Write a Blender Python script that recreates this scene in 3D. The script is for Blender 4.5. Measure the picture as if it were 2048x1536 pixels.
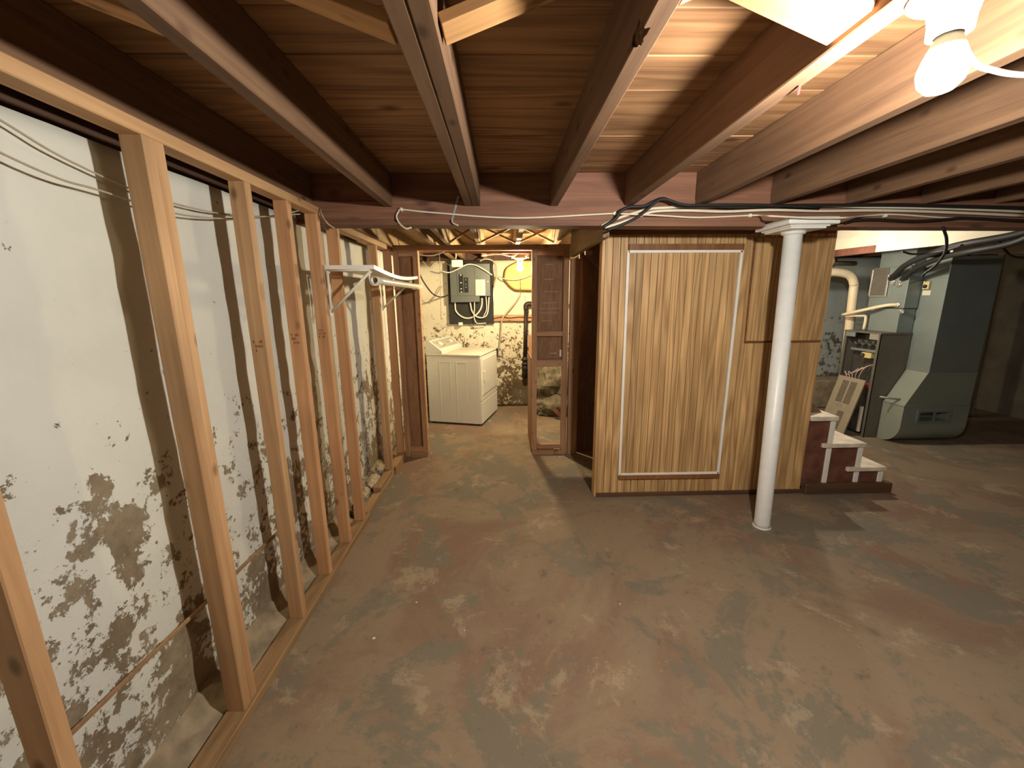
import bpy, bmesh, math, random
from mathutils import Vector, Matrix, noise, Quaternion
random.seed(7)
for o in list(bpy.data.objects): bpy.data.objects.remove(o, do_unlink=True)
scene = bpy.context.scene
COL = scene.collection

# ------------------------------------------------------------------ camera
F, CH = 813.3, 1.5                       # focal length in pixels of a 2048 x 1536 frame, camera height
PIT, YAW, ROL = (math.radians(a) for a in (11.97, 1.20, 0.54))
def cam2world(X, Y, Z):
    X, Z = X*math.cos(ROL)+Z*math.sin(ROL), -X*math.sin(ROL)+Z*math.cos(ROL)
    Y, Z = Y*math.cos(PIT)+Z*math.sin(PIT), -Y*math.sin(PIT)+Z*math.cos(PIT)
    X, Y = X*math.cos(YAW)+Y*math.sin(YAW), -X*math.sin(YAW)+Y*math.cos(YAW)
    return Vector((X, Y, Z))
def ray(u, v): return cam2world((u-1024)/F, 1.0, (768-v)/F)
EYE = Vector((0, 0, CH))
def onZ(u, v, z=0.0): d = ray(u, v); return EYE+d*((z-CH)/d.z)
def onY(u, v, y): d = ray(u, v); return EYE+d*(y/d.y)
def onX(u, v, x): d = ray(u, v); return EYE+d*(x/d.x)
cd = bpy.data.cameras.new('camera'); cam = bpy.data.objects.new('camera', cd); COL.objects.link(cam)
cd.sensor_fit = 'HORIZONTAL'; cd.sensor_width = 36.0; cd.lens = F/2048*36.0; cd.clip_start = 0.02
rx, fw, up = cam2world(1, 0, 0), cam2world(0, 1, 0), cam2world(0, 0, 1)
M = Matrix((rx, up, -fw)).transposed().to_4x4(); M.translation = EYE
cam.matrix_world = M
scene.camera = cam

# ------------------------------------------------------------------ world, lamps' strengths, exposure
w = bpy.data.worlds.new('world'); scene.world = w; w.use_nodes = True
w.node_tree.nodes['Background'].inputs[0].default_value = (0.0, 0.0, 0.0, 1)
w.node_tree.nodes['Background'].inputs[1].default_value = 0.0
BULB_MAIN, BULB_LAUNDRY, BULB_STAIR = 2350.0, 2900.0, 1600.0
MAIN_POS = Vector((0.766, 0.783, 1.875)); LAUNDRY_POS = Vector((0.187, 4.40, 1.80)); STAIR_POS = Vector((2.80, 3.87, 1.84))
vs = scene.view_settings
vs.view_transform = 'Standard'; vs.look = 'None'; vs.gamma = 1.0; vs.use_curve_mapping = False
vs.exposure = 0.0

# ------------------------------------------------------------------ materials
def srgb(r, g, b):
    f = lambda c: (c/255/12.92) if c/255 <= .04045 else ((c/255+.055)/1.055)**2.4
    return (f(r), f(g), f(b), 1)
def mat_base(name):
    m = bpy.data.materials.new(name); m.use_nodes = True
    nt = m.node_tree; return m, nt, nt.nodes['Principled BSDF']
def simple(name, c, rough=.6, metal=0.0, var=0.12, scale=14.0, bump=0.0):
    m, nt, b = mat_base(name); N, L = nt.nodes, nt.links
    b.inputs['Roughness'].default_value = rough; b.inputs['Metallic'].default_value = metal
    tc = N.new('ShaderNodeTexCoord'); n = N.new('ShaderNodeTexNoise'); n.inputs['Scale'].default_value = scale; n.inputs['Detail'].default_value = 5
    L.new(tc.outputs['Object'], n.inputs['Vector'])
    r = N.new('ShaderNodeValToRGB'); r.color_ramp.elements[0].position = .3; r.color_ramp.elements[1].position = .7
    r.color_ramp.elements[0].color = tuple(x*(1-var) for x in c[:3])+(1,); r.color_ramp.elements[1].color = tuple(min(1, x*(1+var)) for x in c[:3])+(1,)
    L.new(n.outputs['Fac'], r.inputs['Fac']); L.new(r.outputs['Color'], b.inputs['Base Color'])
    if bump:
        bp = N.new('ShaderNodeBump'); bp.inputs['Strength'].default_value = bump; bp.inputs['Distance'].default_value = .004
        L.new(n.outputs['Fac'], bp.inputs['Height']); L.new(bp.outputs['Normal'], b.inputs['Normal'])
    return m
def emit(name, c, s):
    m, nt, b = mat_base(name)
    b.inputs['Base Color'].default_value = (.9, .9, .88, 1); b.inputs['Emission Color'].default_value = c; b.inputs['Emission Strength'].default_value = s
    return m
def wood(name, cA, cB, axis='Z', knots=True, rough=.7, freq=30.0, stretch=.045, dark=None, contrast=(.35, .68), rings=0.0, knot_scale=3.2):
    """long-grained timber; the grain runs along the object's own axis"""
    m, nt, b = mat_base(name); N, L = nt.nodes, nt.links
    b.inputs['Roughness'].default_value = rough
    tc = N.new('ShaderNodeTexCoord'); oi = N.new('ShaderNodeObjectInfo')
    mu = N.new('ShaderNodeMath'); mu.operation = 'MULTIPLY'; mu.inputs[1].default_value = 53.0; L.new(oi.outputs['Random'], mu.inputs[0])
    cb = N.new('ShaderNodeCombineXYZ'); [L.new(mu.outputs[0], cb.inputs[i]) for i in range(3)]
    ad = N.new('ShaderNodeVectorMath'); ad.operation = 'ADD'; L.new(tc.outputs['Object'], ad.inputs[0]); L.new(cb.outputs[0], ad.inputs[1])
    mp = N.new('ShaderNodeMapping'); s = [1, 1, 1]; s['XYZ'.index(axis)] = stretch; mp.inputs['Scale'].default_value = s
    L.new(ad.outputs[0], mp.inputs['Vector'])
    n = N.new('ShaderNodeTexNoise'); n.inputs['Scale'].default_value = freq; n.inputs['Detail'].default_value = 6; n.inputs['Roughness'].default_value = .62; n.inputs['Distortion'].default_value = .6
    L.new(mp.outputs[0], n.inputs['Vector'])
    fac = n.outputs['Fac']
    if rings:                                   # cathedral figure
        mp2 = N.new('ShaderNodeMapping'); s2 = [1, 1, 1]; s2['XYZ'.index(axis)] = .07; mp2.inputs['Scale'].default_value = s2; L.new(ad.outputs[0], mp2.inputs['Vector'])
        nb = N.new('ShaderNodeTexNoise'); nb.inputs['Scale'].default_value = 6.0; nb.inputs['Detail'].default_value = 1.5; L.new(mp2.outputs[0], nb.inputs['Vector'])
        m1 = N.new('ShaderNodeMath'); m1.operation = 'MULTIPLY'; m1.inputs[1].default_value = rings; L.new(nb.outputs['Fac'], m1.inputs[0])
        m2 = N.new('ShaderNodeMath'); m2.operation = 'SINE'; L.new(m1.outputs[0], m2.inputs[0])
        m3 = N.new('ShaderNodeMath'); m3.operation = 'MULTIPLY_ADD'; m3.inputs[1].default_value = .17; L.new(m2.outputs[0], m3.inputs[0]); L.new(fac, m3.inputs[2])
        fac = m3.outputs[0]
    r = N.new('ShaderNodeValToRGB'); r.color_ramp.elements[0].position, r.color_ramp.elements[1].position = contrast
    r.color_ramp.elements[0].color = cA; r.color_ramp.elements[1].color = cB
    L.new(fac, r.inputs['Fac']); col = r.outputs['Color']
    # slow tone drift and board-to-board change
    nl = N.new('ShaderNodeTexNoise'); nl.inputs['Scale'].default_value = 2.0; nl.inputs['Detail'].default_value = 3; L.new(ad.outputs[0], nl.inputs['Vector'])
    mr = N.new('ShaderNodeMapRange'); mr.inputs['From Min'].default_value = .3; mr.inputs['From Max'].default_value = .7; mr.inputs['To Min'].default_value = .82; mr.inputs['To Max'].default_value = 1.12; L.new(nl.outputs['Fac'], mr.inputs['Value'])
    mo = N.new('ShaderNodeMapRange'); mo.inputs['To Min'].default_value = .88; mo.inputs['To Max'].default_value = 1.1; L.new(oi.outputs['Random'], mo.inputs['Value'])
    mm = N.new('ShaderNodeMath'); mm.operation = 'MULTIPLY'; L.new(mr.outputs[0], mm.inputs[0]); L.new(mo.outputs[0], mm.inputs[1])
    hs = N.new('ShaderNodeHueSaturation'); L.new(mm.outputs[0], hs.inputs['Value']); L.new(col, hs.inputs['Color']); col = hs.outputs['Color']
    if knots:
        mk = N.new('ShaderNodeMapping'); s3 = [1, 1, 1]; s3['XYZ'.index(axis)] = .55; mk.inputs['Scale'].default_value = s3; L.new(ad.outputs[0], mk.inputs['Vector'])
        v = N.new('ShaderNodeTexVoronoi'); v.inputs['Scale'].default_value = knot_scale*3.1; L.new(mk.outputs[0], v.inputs['Vector'])
        kr = N.new('ShaderNodeValToRGB'); kr.color_ramp.elements[0].position = .06; kr.color_ramp.elements[1].position = .17
        kr.color_ramp.elements[0].color = (.75, .75, .75, 1); kr.color_ramp.elements[1].color = (0, 0, 0, 1); L.new(v.outputs['Distance'], kr.inputs['Fac'])
        mx = N.new('ShaderNodeMix'); mx.data_type = 'RGBA'; L.new(kr.outputs['Color'], mx.inputs['Factor']); L.new(col, mx.inputs['A'])
        mx.inputs['B'].default_value = dark or tuple(x*.3 for x in cA[:3])+(1,)
        col = mx.outputs['Result']
    L.new(col, b.inputs['Base Color'])
    bp = N.new('ShaderNodeBump'); bp.inputs['Strength'].default_value = .25; bp.inputs['Distance'].default_value = .002
    L.new(n.outputs['Fac'], bp.inputs['Height']); L.new(bp.outputs['Normal'], b.inputs['Normal'])
    return m

def peeling(name, paint, bare, stain, amount=1.0, specks=1.0, base=0.0):
    """old paint flaking off masonry; more of it is gone near the ground where damp rises"""
    m, nt, b = mat_base(name); N, L = nt.nodes, nt.links
    b.inputs['Roughness'].default_value = .85
    ge = N.new('ShaderNodeNewGeometry'); sp = N.new('ShaderNodeSeparateXYZ'); L.new(ge.outputs['Position'], sp.inputs[0])
    def nz(scale, det, rough=.6, dist=0.0, off=0.0):
        mp = N.new('ShaderNodeMapping'); mp.inputs['Location'].default_value = (off, off, off); L.new(ge.outputs['Position'], mp.inputs['Vector'])
        n = N.new('ShaderNodeTexNoise'); n.inputs['Scale'].default_value = scale; n.inputs['Detail'].default_value = det; n.inputs['Roughness'].default_value = rough; n.inputs['Distortion'].default_value = dist
        L.new(mp.outputs[0], n.inputs['Vector']); return n.outputs['Fac']
    def math2(op, a, c):
        x = N.new('ShaderNodeMath'); x.operation = op
        for i, q in enumerate((a, c)):
            if isinstance(q, (int, float)): x.inputs[i].default_value = q
            else: L.new(q, x.inputs[i])
        return x.outputs[0]
    def ramp(v, lo, hi):
        x = N.new('ShaderNodeMapRange'); x.interpolation_type = 'SMOOTHSTEP'; x.inputs['From Min'].default_value = lo; x.inputs['From Max'].default_value = hi
        L.new(v, x.inputs['Value']); return x.outputs[0]
    cr = N.new('ShaderNodeFloatCurve'); c = cr.mapping.curves[0]
    c.points[0].location = (0, 1); c.points[1].location = (1, 0)
    for p_ in ((.12, .88), (.25, .66), (.42, .52), (.58, .26), (.70, .08), (.85, .02)): c.points.new(*p_)
    cr.mapping.update()
    L.new(math2('DIVIDE', sp.outputs['Z'], 2.0), cr.inputs['Value'])
    hgt = math2('ADD', cr.outputs[0], base)
    big = nz(2.6, 8, .62, .4, 3.3); mid = nz(13, 7, .7, .3, 9.1); fine = nz(42, 5, .7, 0, 4.4)
    f1 = math2('ADD', math2('MULTIPLY', big, .55), math2('MULTIPLY', mid, .45))
    thr = math2('SUBTRACT', .665, math2('MULTIPLY', hgt, .195*amount))
    peel = ramp(math2('SUBTRACT', f1, thr), -.006, .012)
    f2 = math2('ADD', math2('MULTIPLY', mid, .6), math2('MULTIPLY', fine, .4))
    thr2 = math2('SUBTRACT', .645, math2('MULTIPLY', hgt, .17*specks))
    peel2 = ramp(math2('SUBTRACT', f2, thr2), -.005, .015)
    mask = math2('MAXIMUM', peel, peel2)
    # colours
    def mix(f, a, c2):
        x = N.new('ShaderNodeMix'); x.data_type = 'RGBA'
        if isinstance(f, float): x.inputs['Factor'].default_value = f
        else: L.new(f, x.inputs['Factor'])
        for k, q in (('A', a), ('B', c2)):
            if isinstance(q, tuple): x.inputs[k].default_value = q
            else: L.new(q, x.inputs[k])
        return x.outputs['Result']
    pc = mix(ramp(nz(1.7, 5, .6, 0, 1.2), .35, .75), paint, tuple(x*.86 for x in paint[:3])+(1,))
    bc = mix(ramp(nz(6, 6, .7, 0, 7.7), .35, .65), bare, stain)
    bc = mix(ramp(fine, .5, .75), bc, tuple(x*.5 for x in bare[:3])+(1,))
    L.new(mix(mask, pc, bc), b.inputs['Base Color'])
    hh = math2('ADD', math2('MULTIPLY', mask, -1.0), math2('ADD', math2('MULTIPLY', mid, .5), math2('MULTIPLY', big, 1.2)))
    bp = N.new('ShaderNodeBump'); bp.inputs['Strength'].default_value = .55; bp.inputs['Distance'].default_value = .008; L.new(hh, bp.inputs['Height']); L.new(bp.outputs['Normal'], b.inputs['Normal'])
    return m

def concrete_floor(name):
    m, nt, b = mat_base(name); N, L = nt.nodes, nt.links
    ge = N.new('ShaderNodeNewGeometry')
    def nz(scale, det, rough=.6, dist=0.0, off=0.0):
        mp = N.new('ShaderNodeMapping'); mp.inputs['Location'].default_value = (off, off*1.3, 0); L.new(ge.outputs['Position'], mp.inputs['Vector'])
        n = N.new('ShaderNodeTexNoise'); n.inputs['Scale'].default_value = scale; n.inputs['Detail'].default_value = det; n.inputs['Roughness'].default_value = rough; n.inputs['Distortion'].default_value = dist
        L.new(mp.outputs[0], n.inputs['Vector']); return n.outputs['Fac']
    def ramp(v, lo, hi):
        x = N.new('ShaderNodeMapRange'); x.interpolation_type = 'SMOOTHSTEP'; x.inputs['From Min'].default_value = lo; x.inputs['From Max'].default_value = hi
        L.new(v, x.inputs['Value']); return x.outputs[0]
    def mix(f, a, c2, amt=1.0):
        x = N.new('ShaderNodeMix'); x.data_type = 'RGBA'
        if amt < 1:
            k = N.new('ShaderNodeMath'); k.operation = 'MULTIPLY'; k.inputs[1].default_value = amt; L.new(f, k.inputs[0]); f = k.outputs[0]
        L.new(f, x.inputs['Factor'])
        for k, q in (('A', a), ('B', c2)):
            if isinstance(q, tuple): x.inputs[k].default_value = q
            else: L.new(q, x.inputs[k])
        return x.outputs['Result']
    tan, grey, brown, pale, dark = srgb(140, 122, 98), srgb(114, 108, 92), srgb(126, 102, 82), srgb(168, 150, 122), srgb(82, 70, 56)
    col = mix(ramp(nz(.9, 8, .66, .7), .42, .58), tan, brown)
    col = mix(ramp(nz(1.3, 10, .70, .5, 5.0), .505, .545), col, grey, .80)
    col = mix(ramp(nz(2.1, 11, .74, .4, 21.0), .53, .56), col, tan, .7)
    col = mix(ramp(nz(3.2, 11, .76, .4, 2.0), .56, .62), col, pale, .55)
    col = mix(ramp(nz(4.6, 11, .76, .3, 31.0), .57, .63), col, grey, .7)
    col = mix(ramp(nz(6.0, 10, .78, .3, 8.0), .58, .68), col, dark, .55)
    col = mix(ramp(nz(26, 8, .75, 0, 3.0), .56, .72), col, dark, .55)
    col = mix(ramp(nz(34, 8, .75, 0, 17.0), .58, .70), col, pale, .40)
    L.new(col, b.inputs['Base Color'])
    rr = N.new('ShaderNodeMapRange'); rr.inputs['To Min'].default_value = .75; rr.inputs['To Max'].default_value = 1.0; L.new(nz(3, 5), rr.inputs['Value']); L.new(rr.outputs[0], b.inputs['Roughness'])
    bp = N.new('ShaderNodeBump'); bp.inputs['Strength'].default_value = .55; bp.inputs['Distance'].default_value = .008
    L.new(nz(9, 8, .7), bp.inputs['Height']); L.new(bp.outputs['Normal'], b.inputs['Normal'])
    return m

MT = {}
MT['stud'] = wood('stud_pine', srgb(170, 126, 84), srgb(210, 170, 124), 'Z', stretch=.04, contrast=(.25, .75))
MT['stud_red'] = wood('stud_fir', srgb(170, 119, 78), srgb(206, 160, 114), 'Z', stretch=.04, contrast=(.25, .75))
MT['plate'] = wood('plate_pine', srgb(168, 126, 84), srgb(206, 166, 120), 'Y', contrast=(.25, .75))
MT['plate_dirty'] = wood('plate_dirty', srgb(128, 98, 66), srgb(172, 138, 96), 'Y', contrast=(.25, .75))
MT['frame_x'] = wood('frame_x', srgb(158, 114, 80), srgb(196, 152, 112), 'X')
MT['frame_z'] = wood('frame_z', srgb(160, 116, 82), srgb(198, 154, 114), 'Z')
MT['joist'] = wood('joist_old', srgb(94, 68, 48), srgb(134, 102, 74), 'Y', contrast=(.25, .75), dark=srgb(60, 32, 20))
MT['joist_back'] = wood('joist_back', srgb(128, 104, 74), srgb(170, 142, 104), 'Y', contrast=(.25, .75))
MT['board'] = wood('subfloor_board', srgb(122, 86, 56), srgb(178, 136, 94), 'X', rings=60.0, freq=60, stretch=.03, contrast=(.18, .82), knot_scale=1.7, dark=srgb(64, 34, 20))
MT['board_back'] = wood('subfloor_board_back', srgb(120, 88, 58), srgb(164, 128, 86), 'X', rings=46.0, freq=24, contrast=(.25, .75), knot_scale=1.7)
MT['beam'] = wood('beam_red', srgb(104, 69, 51), srgb(146, 102, 77), 'X', contrast=(.25, .75), knot_scale=1.6, dark=srgb(54, 26, 20))
MT['bridging'] = wood('bridging_wood', srgb(170, 124, 76), srgb(206, 160, 106), 'Z')
MT['oak'] = wood('oak_panel', srgb(156, 116, 70), srgb(224, 184, 128), 'Z', knots=False, rough=.5, rings=80.0, freq=130, stretch=.010, contrast=(.08, .80))
MT['oak_rail'] = wood('oak_rail', srgb(116, 74, 42), srgb(150, 102, 62), 'X', knots=False, rough=.5)
MT['hardboard'] = wood('panel_back', srgb(136, 96, 64), srgb(164, 122, 86), 'Z', knots=False, freq=50, stretch=.2)
MT['darkboard'] = wood('under_stair_board', srgb(112, 82, 62), srgb(136, 102, 80), 'Z', knots=False, freq=50, stretch=.2)
MT['sill'] = wood('sill_old', srgb(70, 48, 34), srgb(96, 68, 48), 'Y')
MT['redwood'] = simple('red_brown_paint', srgb(112, 70, 54), .6, 0, .45, 11, .3)
MT['skirt'] = wood('skirt_wood', srgb(84, 58, 40), srgb(112, 80, 56), 'X', knots=False)
MT['white_trim'] = simple('white_trim_paint', srgb(246, 243, 232), .5, 0, .05, 8)
MT['tread'] = simple('worn_white_tread', srgb(226, 214, 192), .65, 0, .2, 9, .2)
MT['post_paint'] = simple('column_paint', srgb(228, 228, 222), .38, 0, .04, 20, .05)
MT['shelf'] = simple('shelf_white', srgb(244, 240, 228), .4, 0, .03, 8)
MT['wire_white'] = simple('bracket_white', srgb(232, 226, 206), .35, 0, .03)
MT['enamel'] = simple('dryer_enamel', srgb(222, 220, 204), .3, 0, .02, 5)
MT['enamel_top'] = simple('dryer_top_dusty', srgb(206, 200, 180), .5, 0, .08, 9)
MT['enamel_dark'] = simple('dryer_gap', srgb(60, 58, 52), .6)
MT['console'] = simple('dryer_console_grey', srgb(176, 172, 156), .35, 0, .03)
MT['porcelain'] = simple('porcelain', srgb(226, 228, 212), .18, 0, .02)
MT['pvc'] = simple('pvc_cream', srgb(226, 210, 176), .4, 0, .05)
MT['black'] = simple('black_rubber', srgb(30, 29, 28), .6, 0, .2)
MT['blackboard'] = simple('black_board', srgb(38, 36, 34), .8, 0, .25, 18)
MT['cable_white'] = simple('cable_white', srgb(222, 212, 190), .45, 0, .05)
MT['cable_grey'] = simple('cable_grey', srgb(168, 156, 132), .5, 0, .08)
MT['panel_grey'] = simple('panel_grey', srgb(98, 102, 96), .42, .2, .05)
MT['breaker'] = simple('breaker_black', srgb(26, 26, 26), .4, 0, .1)
MT['paper'] = simple('paper_label', srgb(226, 218, 196), .7, 0, .08, 60)
MT['print'] = simple('print_grey', srgb(140, 132, 116), .7)
MT['ink'] = simple('stamp_ink', srgb(120, 70, 44), .8)
MT['iron'] = simple('iron_pipe', srgb(52, 42, 36), .55, .5, .3)
MT['copper'] = simple('copper_pipe', srgb(170, 112, 78), .45, .6, .2)
MT['sheet'] = simple('sheet_metal', srgb(132, 142, 138), .42, .35, .07, 5)
MT['sheet_light'] = simple('sheet_metal_light', srgb(146, 154, 142), .45, .3, .06, 5)
MT['cabinet'] = simple('furnace_cabinet', srgb(104, 98, 88), .5, .2, .08)
MT['inner'] = simple('furnace_inner', srgb(66, 64, 60), .6, .2, .25)
MT['louver'] = simple('louver_panel', srgb(150, 140, 120), .5, .1, .04)
MT['slot'] = simple('slot_dark', srgb(30, 28, 26), .8)
MT['foil'] = simple('foil_tape', srgb(206, 204, 196), .25, .8, .1, 60, .5)
MT['yellow'] = simple('thermostat_yellow', srgb(206, 190, 130), .5)
MT['orange'] = simple('orange_plastic', srgb(214, 110, 56), .5)
MT['red'] = simple('red_rag', srgb(150, 44, 40), .8)
MT['wire_pink'] = simple('control_wire', srgb(196, 168, 156), .5)
MT['white_wood'] = simple('whitewashed_wood', srgb(214, 206, 184), .7, 0, .07, 6)
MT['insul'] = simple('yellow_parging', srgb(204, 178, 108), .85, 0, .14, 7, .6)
MT['rock'] = simple('bedrock', srgb(112, 104, 84), .9, 0, .5, 9, 1.0)
MT['debris'] = simple('debris_stone', srgb(170, 156, 130), .9, 0, .3, 20, .6)
MT['rag'] = simple('dark_rag', srgb(54, 52, 50), .9, 0, .4, 16)
MT['footing'] = simple('footing_dirt', srgb(146, 132, 108), .95, 0, .3, 16, .8)
MT['chip'] = simple('paint_chip', srgb(222, 212, 190), .8)
MT['grey_pole'] = simple('grey_pole', srgb(150, 146, 138), .5)
MT['wall_left'] = peeling('wall_left_peeling', srgb(212, 212, 201), srgb(146, 132, 108), srgb(120, 105, 82))
MT['wall_back'] = peeling('wall_back_peeling', srgb(220, 212, 186), srgb(112, 96, 70), srgb(88, 74, 52), amount=.62, specks=1.1, base=.14)
MT['wall_blue'] = peeling('wall_back_blue', srgb(172, 180, 176), srgb(112, 104, 90), srgb(88, 80, 68), amount=1.1)
MT['wall_dark'] = simple('wall_bare_block', srgb(112, 104, 94), .9, 0, .2, 5, .4)
MT['floor'] = concrete_floor('concrete_floor')
MT['bulb_main'] = emit('bulb_main_glow', (1.0, .945, .86, 1), BULB_MAIN)
MT['bulb_laundry'] = emit('bulb_laundry_glow', (1.0, .80, .48, 1), BULB_LAUNDRY)
MT['bulb_stair'] = emit('bulb_stair_glow', (1.0, .91, .76, 1), BULB_STAIR)

# ------------------------------------------------------------------ mesh helpers
def wloc(o):
    v = Vector((0, 0, 0))
    while o is not None: v += o.location; o = o.parent
    return v
def add(name, me, m, parent=None, loc=(0, 0, 0), local=False, rot=None, smooth=False):
    o = bpy.data.objects.new(name, me); COL.objects.link(o)
    if m is not None and not me.materials: me.materials.append(MT[m] if isinstance(m, str) else m)
    o.location = Vector(loc)
    if parent is not None:
        o.parent = parent
        if not local: o.location = Vector(loc)-wloc(parent)
    if rot is not None: o.rotation_mode = 'QUATERNION'; o.rotation_quaternion = rot
    if smooth:
        for p in me.polygons: p.use_smooth = True
    return o
def mesh(name, verts, faces):
    me = bpy.data.meshes.new(name); me.from_pydata([tuple(v) for v in verts], [], faces); me.update(); return me
def thing(name, label, cat, loc, group=None, rotz=0.0):
    o = bpy.data.objects.new(name, None); COL.objects.link(o); o.location = loc; o.rotation_euler = (0, 0, rotz); o.empty_display_size = .05
    return tag(o, label, cat, group)
def tag(o, label, cat, group=None):
    o['label'] = label; o['category'] = cat
    if group: o['group'] = group
    return o
def struct(o): o['kind'] = 'structure'; return o
def boxmesh(sx, sy, sz, bev=0.0):
    bm = bmesh.new(); bmesh.ops.create_cube(bm, size=1.0)
    bmesh.ops.scale(bm, vec=(sx, sy, sz), verts=bm.verts)
    if bev: bmesh.ops.bevel(bm, geom=bm.edges[:], offset=min(bev, .45*min(sx, sy, sz)), segments=1, affect='EDGES')
    me = bpy.data.meshes.new('box'); bm.to_mesh(me); bm.free(); return me
def box(name, x0, x1, y0, y1, z0, z1, m, parent=None, bev=.0015, local=False, rot=None):
    return add(name, boxmesh(abs(x1-x0), abs(y1-y0), abs(z1-z0), bev), m, parent, ((x0+x1)/2, (y0+y1)/2, (z0+z1)/2), local, rot)
def bar(name, p, q, wid, thk, m, parent=None, side=(1, 0, 0), bev=.0015, local=False):
    """straight timber from p to q; 'wid' is measured along 'side'"""
    p, q = Vector(p), Vector(q); z = (q-p).normalized(); s = Vector(side); x = (s-z*s.dot(z)).normalized(); y = z.cross(x)
    R = Matrix((x, y, z)).transposed().to_quaternion()
    return add(name, boxmesh(wid, thk, (q-p).length, bev), m, parent, (p+q)/2, local, R)
def smooth_path(pts, n=6):
    pts = [Vector(p) for p in pts]
    if len(pts) < 3: return pts
    P = [pts[0]*2-pts[1]]+pts+[pts[-1]*2-pts[-2]]; out = []
    for i in range(1, len(P)-2):
        a, b, c, d = P[i-1:i+3]
        for k in range(n):
            t = k/n
            out.append(.5*((2*b)+(c-a)*t+(2*a-5*b+4*c-d)*t*t+(3*b-a-3*c+d)*t**3))
    return out+[pts[-1]]
def tube(name, pts, r, m, parent=None, seg=8, n=6, local=False, hollow=0.0):
    path = smooth_path(pts, n) if n else [Vector(p) for p in pts]
    c0 = path[0].copy(); path = [p-c0 for p in path]
    V, Fc = [], []; nrm = None
    def ringset(rad):
        nonlocal nrm; rings = []; nrm = None
        for i, p in enumerate(path):
            t = (path[min(i+1, len(path)-1)]-path[max(i-1, 0)]).normalized()
            if nrm is None: nrm = t.orthogonal().normalized()
            else:
                nrm = (nrm-t*nrm.dot(t))
                nrm = nrm.normalized() if nrm.length > 1e-6 else t.orthogonal().normalized()
            bn = t.cross(nrm); ring = []
            for k in range(seg):
                a = 2*math.pi*k/seg; ring.append(len(V)); V.append(p+(nrm*math.cos(a)+bn*math.sin(a))*rad)
            rings.append(ring)
        return rings
    R = ringset(r)
    for a, b in zip(R, R[1:]):
        for k in range(seg): Fc.append((a[k], a[(k+1) % seg], b[(k+1) % seg], b[k]))
    if hollow:
        Q = ringset(r-hollow)
        for a, b in zip(Q, Q[1:]):
            for k in range(seg): Fc.append((a[k], b[k], b[(k+1) % seg], a[(k+1) % seg]))
        for k in range(seg):
            Fc.append((R[0][k], Q[0][k], Q[0][(k+1) % seg], R[0][(k+1) % seg])); Fc.append((R[-1][k], R[-1][(k+1) % seg], Q[-1][(k+1) % seg], Q[-1][k]))
    else:
        Fc.append(tuple(reversed(R[0]))); Fc.append(tuple(R[-1]))
    return add(name, mesh(name, V, Fc), m, parent, c0, local, smooth=True)
def lathe(name, prof, m, parent=None, loc=(0, 0, 0), seg=24, local=False, rot=None):
    V, Fc = [], []
    for r, z in prof:
        for k in range(seg): a = 2*math.pi*k/seg; V.append((r*math.cos(a), r*math.sin(a), z))
    for i in range(len(prof)-1):
        for k in range(seg): Fc.append((i*seg+k, i*seg+(k+1) % seg, (i+1)*seg+(k+1) % seg, (i+1)*seg+k))
    Fc.append(tuple(range(seg-1, -1, -1))); Fc.append(tuple((len(prof)-1)*seg+k for k in range(seg)))
    return add(name, mesh(name, V, Fc), m, parent, loc, local, rot, smooth=True)
def prism(name, poly, axis, a0, a1, m, parent=None, local=False, origin=None):
    """polygon in the two axes other than 'axis' (in x,y,z order), extruded a0..a1"""
    n = len(poly); V = []
    for a in (a0, a1):
        for (p, q) in poly: V.append({'X': (a, p, q), 'Y': (p, a, q), 'Z': (p, q, a)}[axis])
    c = Vector((sum(v[i] for v in V)/len(V) for i in range(3))) if origin is None else Vector(origin)
    V = [Vector(v)-c for v in V]
    Fc = [tuple(range(n)), tuple(range(2*n-1, n-1, -1))]+[(i, i+n, (i+1) % n+n, (i+1) % n) for i in range(n)]
    me = mesh(name, V, Fc); bm = bmesh.new(); bm.from_mesh(me); bmesh.ops.recalc_face_normals(bm, faces=bm.faces[:]); bm.to_mesh(me); bm.free()
    return add(name, me, m, parent, c, local)
def lump(name, c, size, m, parent=None, sub=3, amp=.25, freq=3.0, seed=0.0, flat=None, local=False):
    bm = bmesh.new(); bmesh.ops.create_icosphere(bm, subdivisions=sub, radius=1.0)
    for v in bm.verts:
        n = noise.fractal(v.co*freq*.5+Vector((seed, seed*2, 1.7)), 1.0, 2.0, 4)
        v.co = v.co*(1+amp*n)
        v.co = Vector((v.co.x*size[0], v.co.y*size[1], v.co.z*size[2]))
        if flat is not None and v.co.z < flat: v.co.z = flat
    me = bpy.data.meshes.new(name); bm.to_mesh(me); bm.free()
    return add(name, me, m, parent, c, local)
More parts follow.
